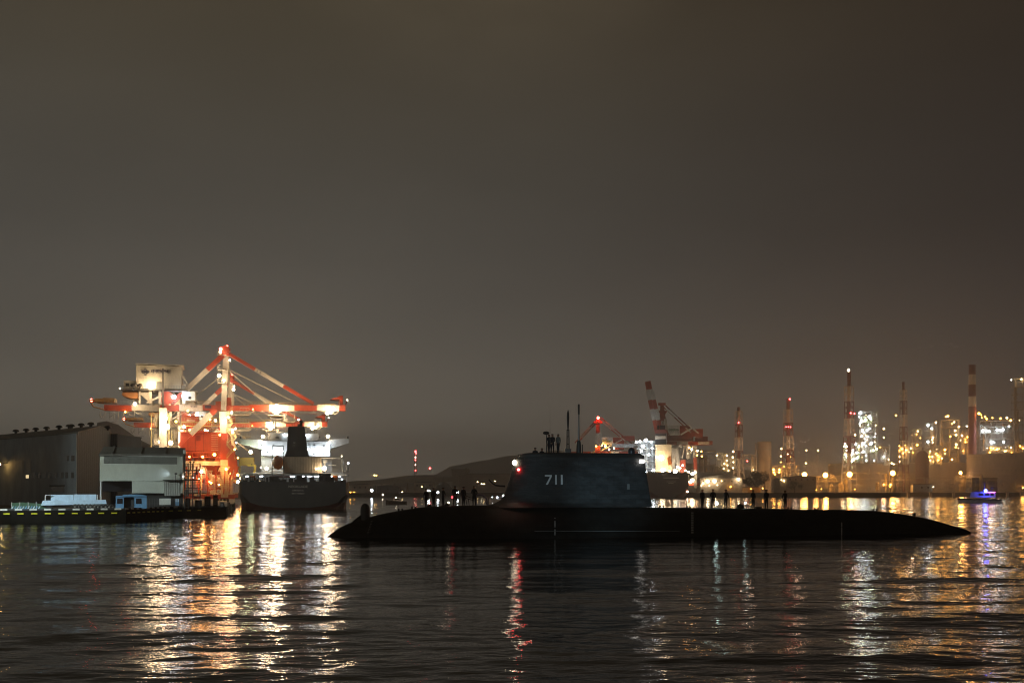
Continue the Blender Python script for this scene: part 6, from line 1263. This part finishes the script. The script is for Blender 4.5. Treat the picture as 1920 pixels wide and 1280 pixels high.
# searchlight glow on the sail: quay floodlight behind the camera to the right
fm = thing('floodlight_mast', 'floodlight mast on the near pier behind the viewer', 'floodlight mast', (-16, -6, -1))
mb = MB(); mb.tube((0,0,0), (0,0,13), .2, .12); mb.build('mast', M['pale'], fm); mb = MB(); mb.box((-.5,-.2,13), (.5,.2,13.4)); mb.build('lamp_head', M['dark'], fm)
for en, sz, tx, ty in ((130000, 6.0, 1150, 922), (36000, 12, 1100, 895)):
    a_ = bpy.data.lights.new('searchlight', 'SPOT'); a_.energy = en; a_.color = (.50, .80, .95); a_.spot_size = R(sz); a_.spot_blend = 1; a_.shadow_soft_size = .3
    ao = bpy.data.objects.new('searchlight', a_); C.objects.link(ao); ao.parent = fm; ao.location = (0, .4, 13.2); tgt = Pz(tx, ty, 89); ao.rotation_euler = (tgt-Vector((-16, -5.6, 12.2))).to_track_quat('-Z', 'Y').to_euler()
# ------------------------------------------------------------------ steam and smoke
def steam(pts, Y, dens, lab, name='steam', ns=.06, d0=0):
    """a soft volume swept along pixel points (px, py, radius px)"""
    k = F/Y; mb = MB(); rr = random.Random(len(pts)); P = [(Pz(x, y, Y+d0), r_/k) for x, y, r_ in pts]
    for (p, w), (q, w2) in zip(P, P[1:]):
        for n_ in range(5):
            c = p.lerp(q, rr.random())+Vector((rr.uniform(-.5, .5)*w, rr.uniform(-.4, .4)*w, rr.uniform(-.5, .5)*w)); rad = rr.uniform(.25, .75)*(w+w2)/2
            mb.ball(c, rad, 12, sc=(rr.uniform(.8, 1.6), 1, rr.uniform(.6, 1)))
    mt = bpy.data.materials.new(name+' vapour'); mt.use_nodes = True; t = mt.node_tree; t.nodes.remove(t.nodes['Principled BSDF'])
    v = t.nodes.new('ShaderNodeVolumePrincipled'); v.inputs['Density'].default_value = dens; v.inputs['Color'].default_value = (.95, .95, .95, 1)
    t.links.new(v.outputs[0], t.nodes['Material Output'].inputs['Volume'])
    o = mb.build(name, mt); tag(o, lab, None, None, 'stuff'); return o
steam([(1503, 893, 5), (1510, 882, 12), (1524, 870, 17), (1542, 858, 16), (1556, 848, 9), (1562, 842, 3)], 1105, .012, 'orange lit steam drifting over the pipe sheds')
steam([(1655, 846, 3), (1656, 855, 6), (1662, 863, 7), (1672, 872, 6), (1678, 880, 3)], 1082, .045, 'white steam spilling off the plant unit right of the bright tower')
steam([(1560, 872, 3), (1572, 862, 7), (1584, 852, 8), (1592, 842, 4)], 1092, .02, 'pale steam left of the bright tower')
steam([(1686, 664, 3), (1712, 655, 4), (1740, 650, 5), (1765, 646, 6), (1790, 648, 6), (1812, 651, 4)], 1130, .012, 'faint smoke plume drifting in the sky above the refinery', 'smoke')
f = Fr(1530, 1100, 3.4); r = f.root('steam_vent', 'low steam vent pipe under the orange lit steam', 'vent pipe'); mb = MB(); mb.tube((0,0,0), (0,0,10), 1.0, .8); mb.build('pipe', M['pipe'], r)
for x, y, d in ((1505, 884, -14), (1530, 878, -22)): bulb(r, f.L(x, y, d), 15000, (1, .45, .12), 2.5)
# ------------------------------------------------------------------ night haze over the whole harbour
mb = MB(); mb.box((-3200, -60, -4), (3200, 3600, 175)); hz = mb.build('haze', None or bpy.data.materials.new('haze air')); tag(hz, kind='stuff')
hm_ = hz.data.materials[0]; hm_.use_nodes = True; t = hm_.node_tree; t.nodes.remove(t.nodes['Principled BSDF'])
pv = t.nodes.new('ShaderNodeVolumePrincipled'); pv.inputs['Color'].default_value = (.985, .975, .95, 1); pv.inputs['Density'].default_value = .0004; pv.inputs['Anisotropy'].default_value = .6
t.links.new(pv.outputs[0], t.nodes['Material Output'].inputs['Volume'])
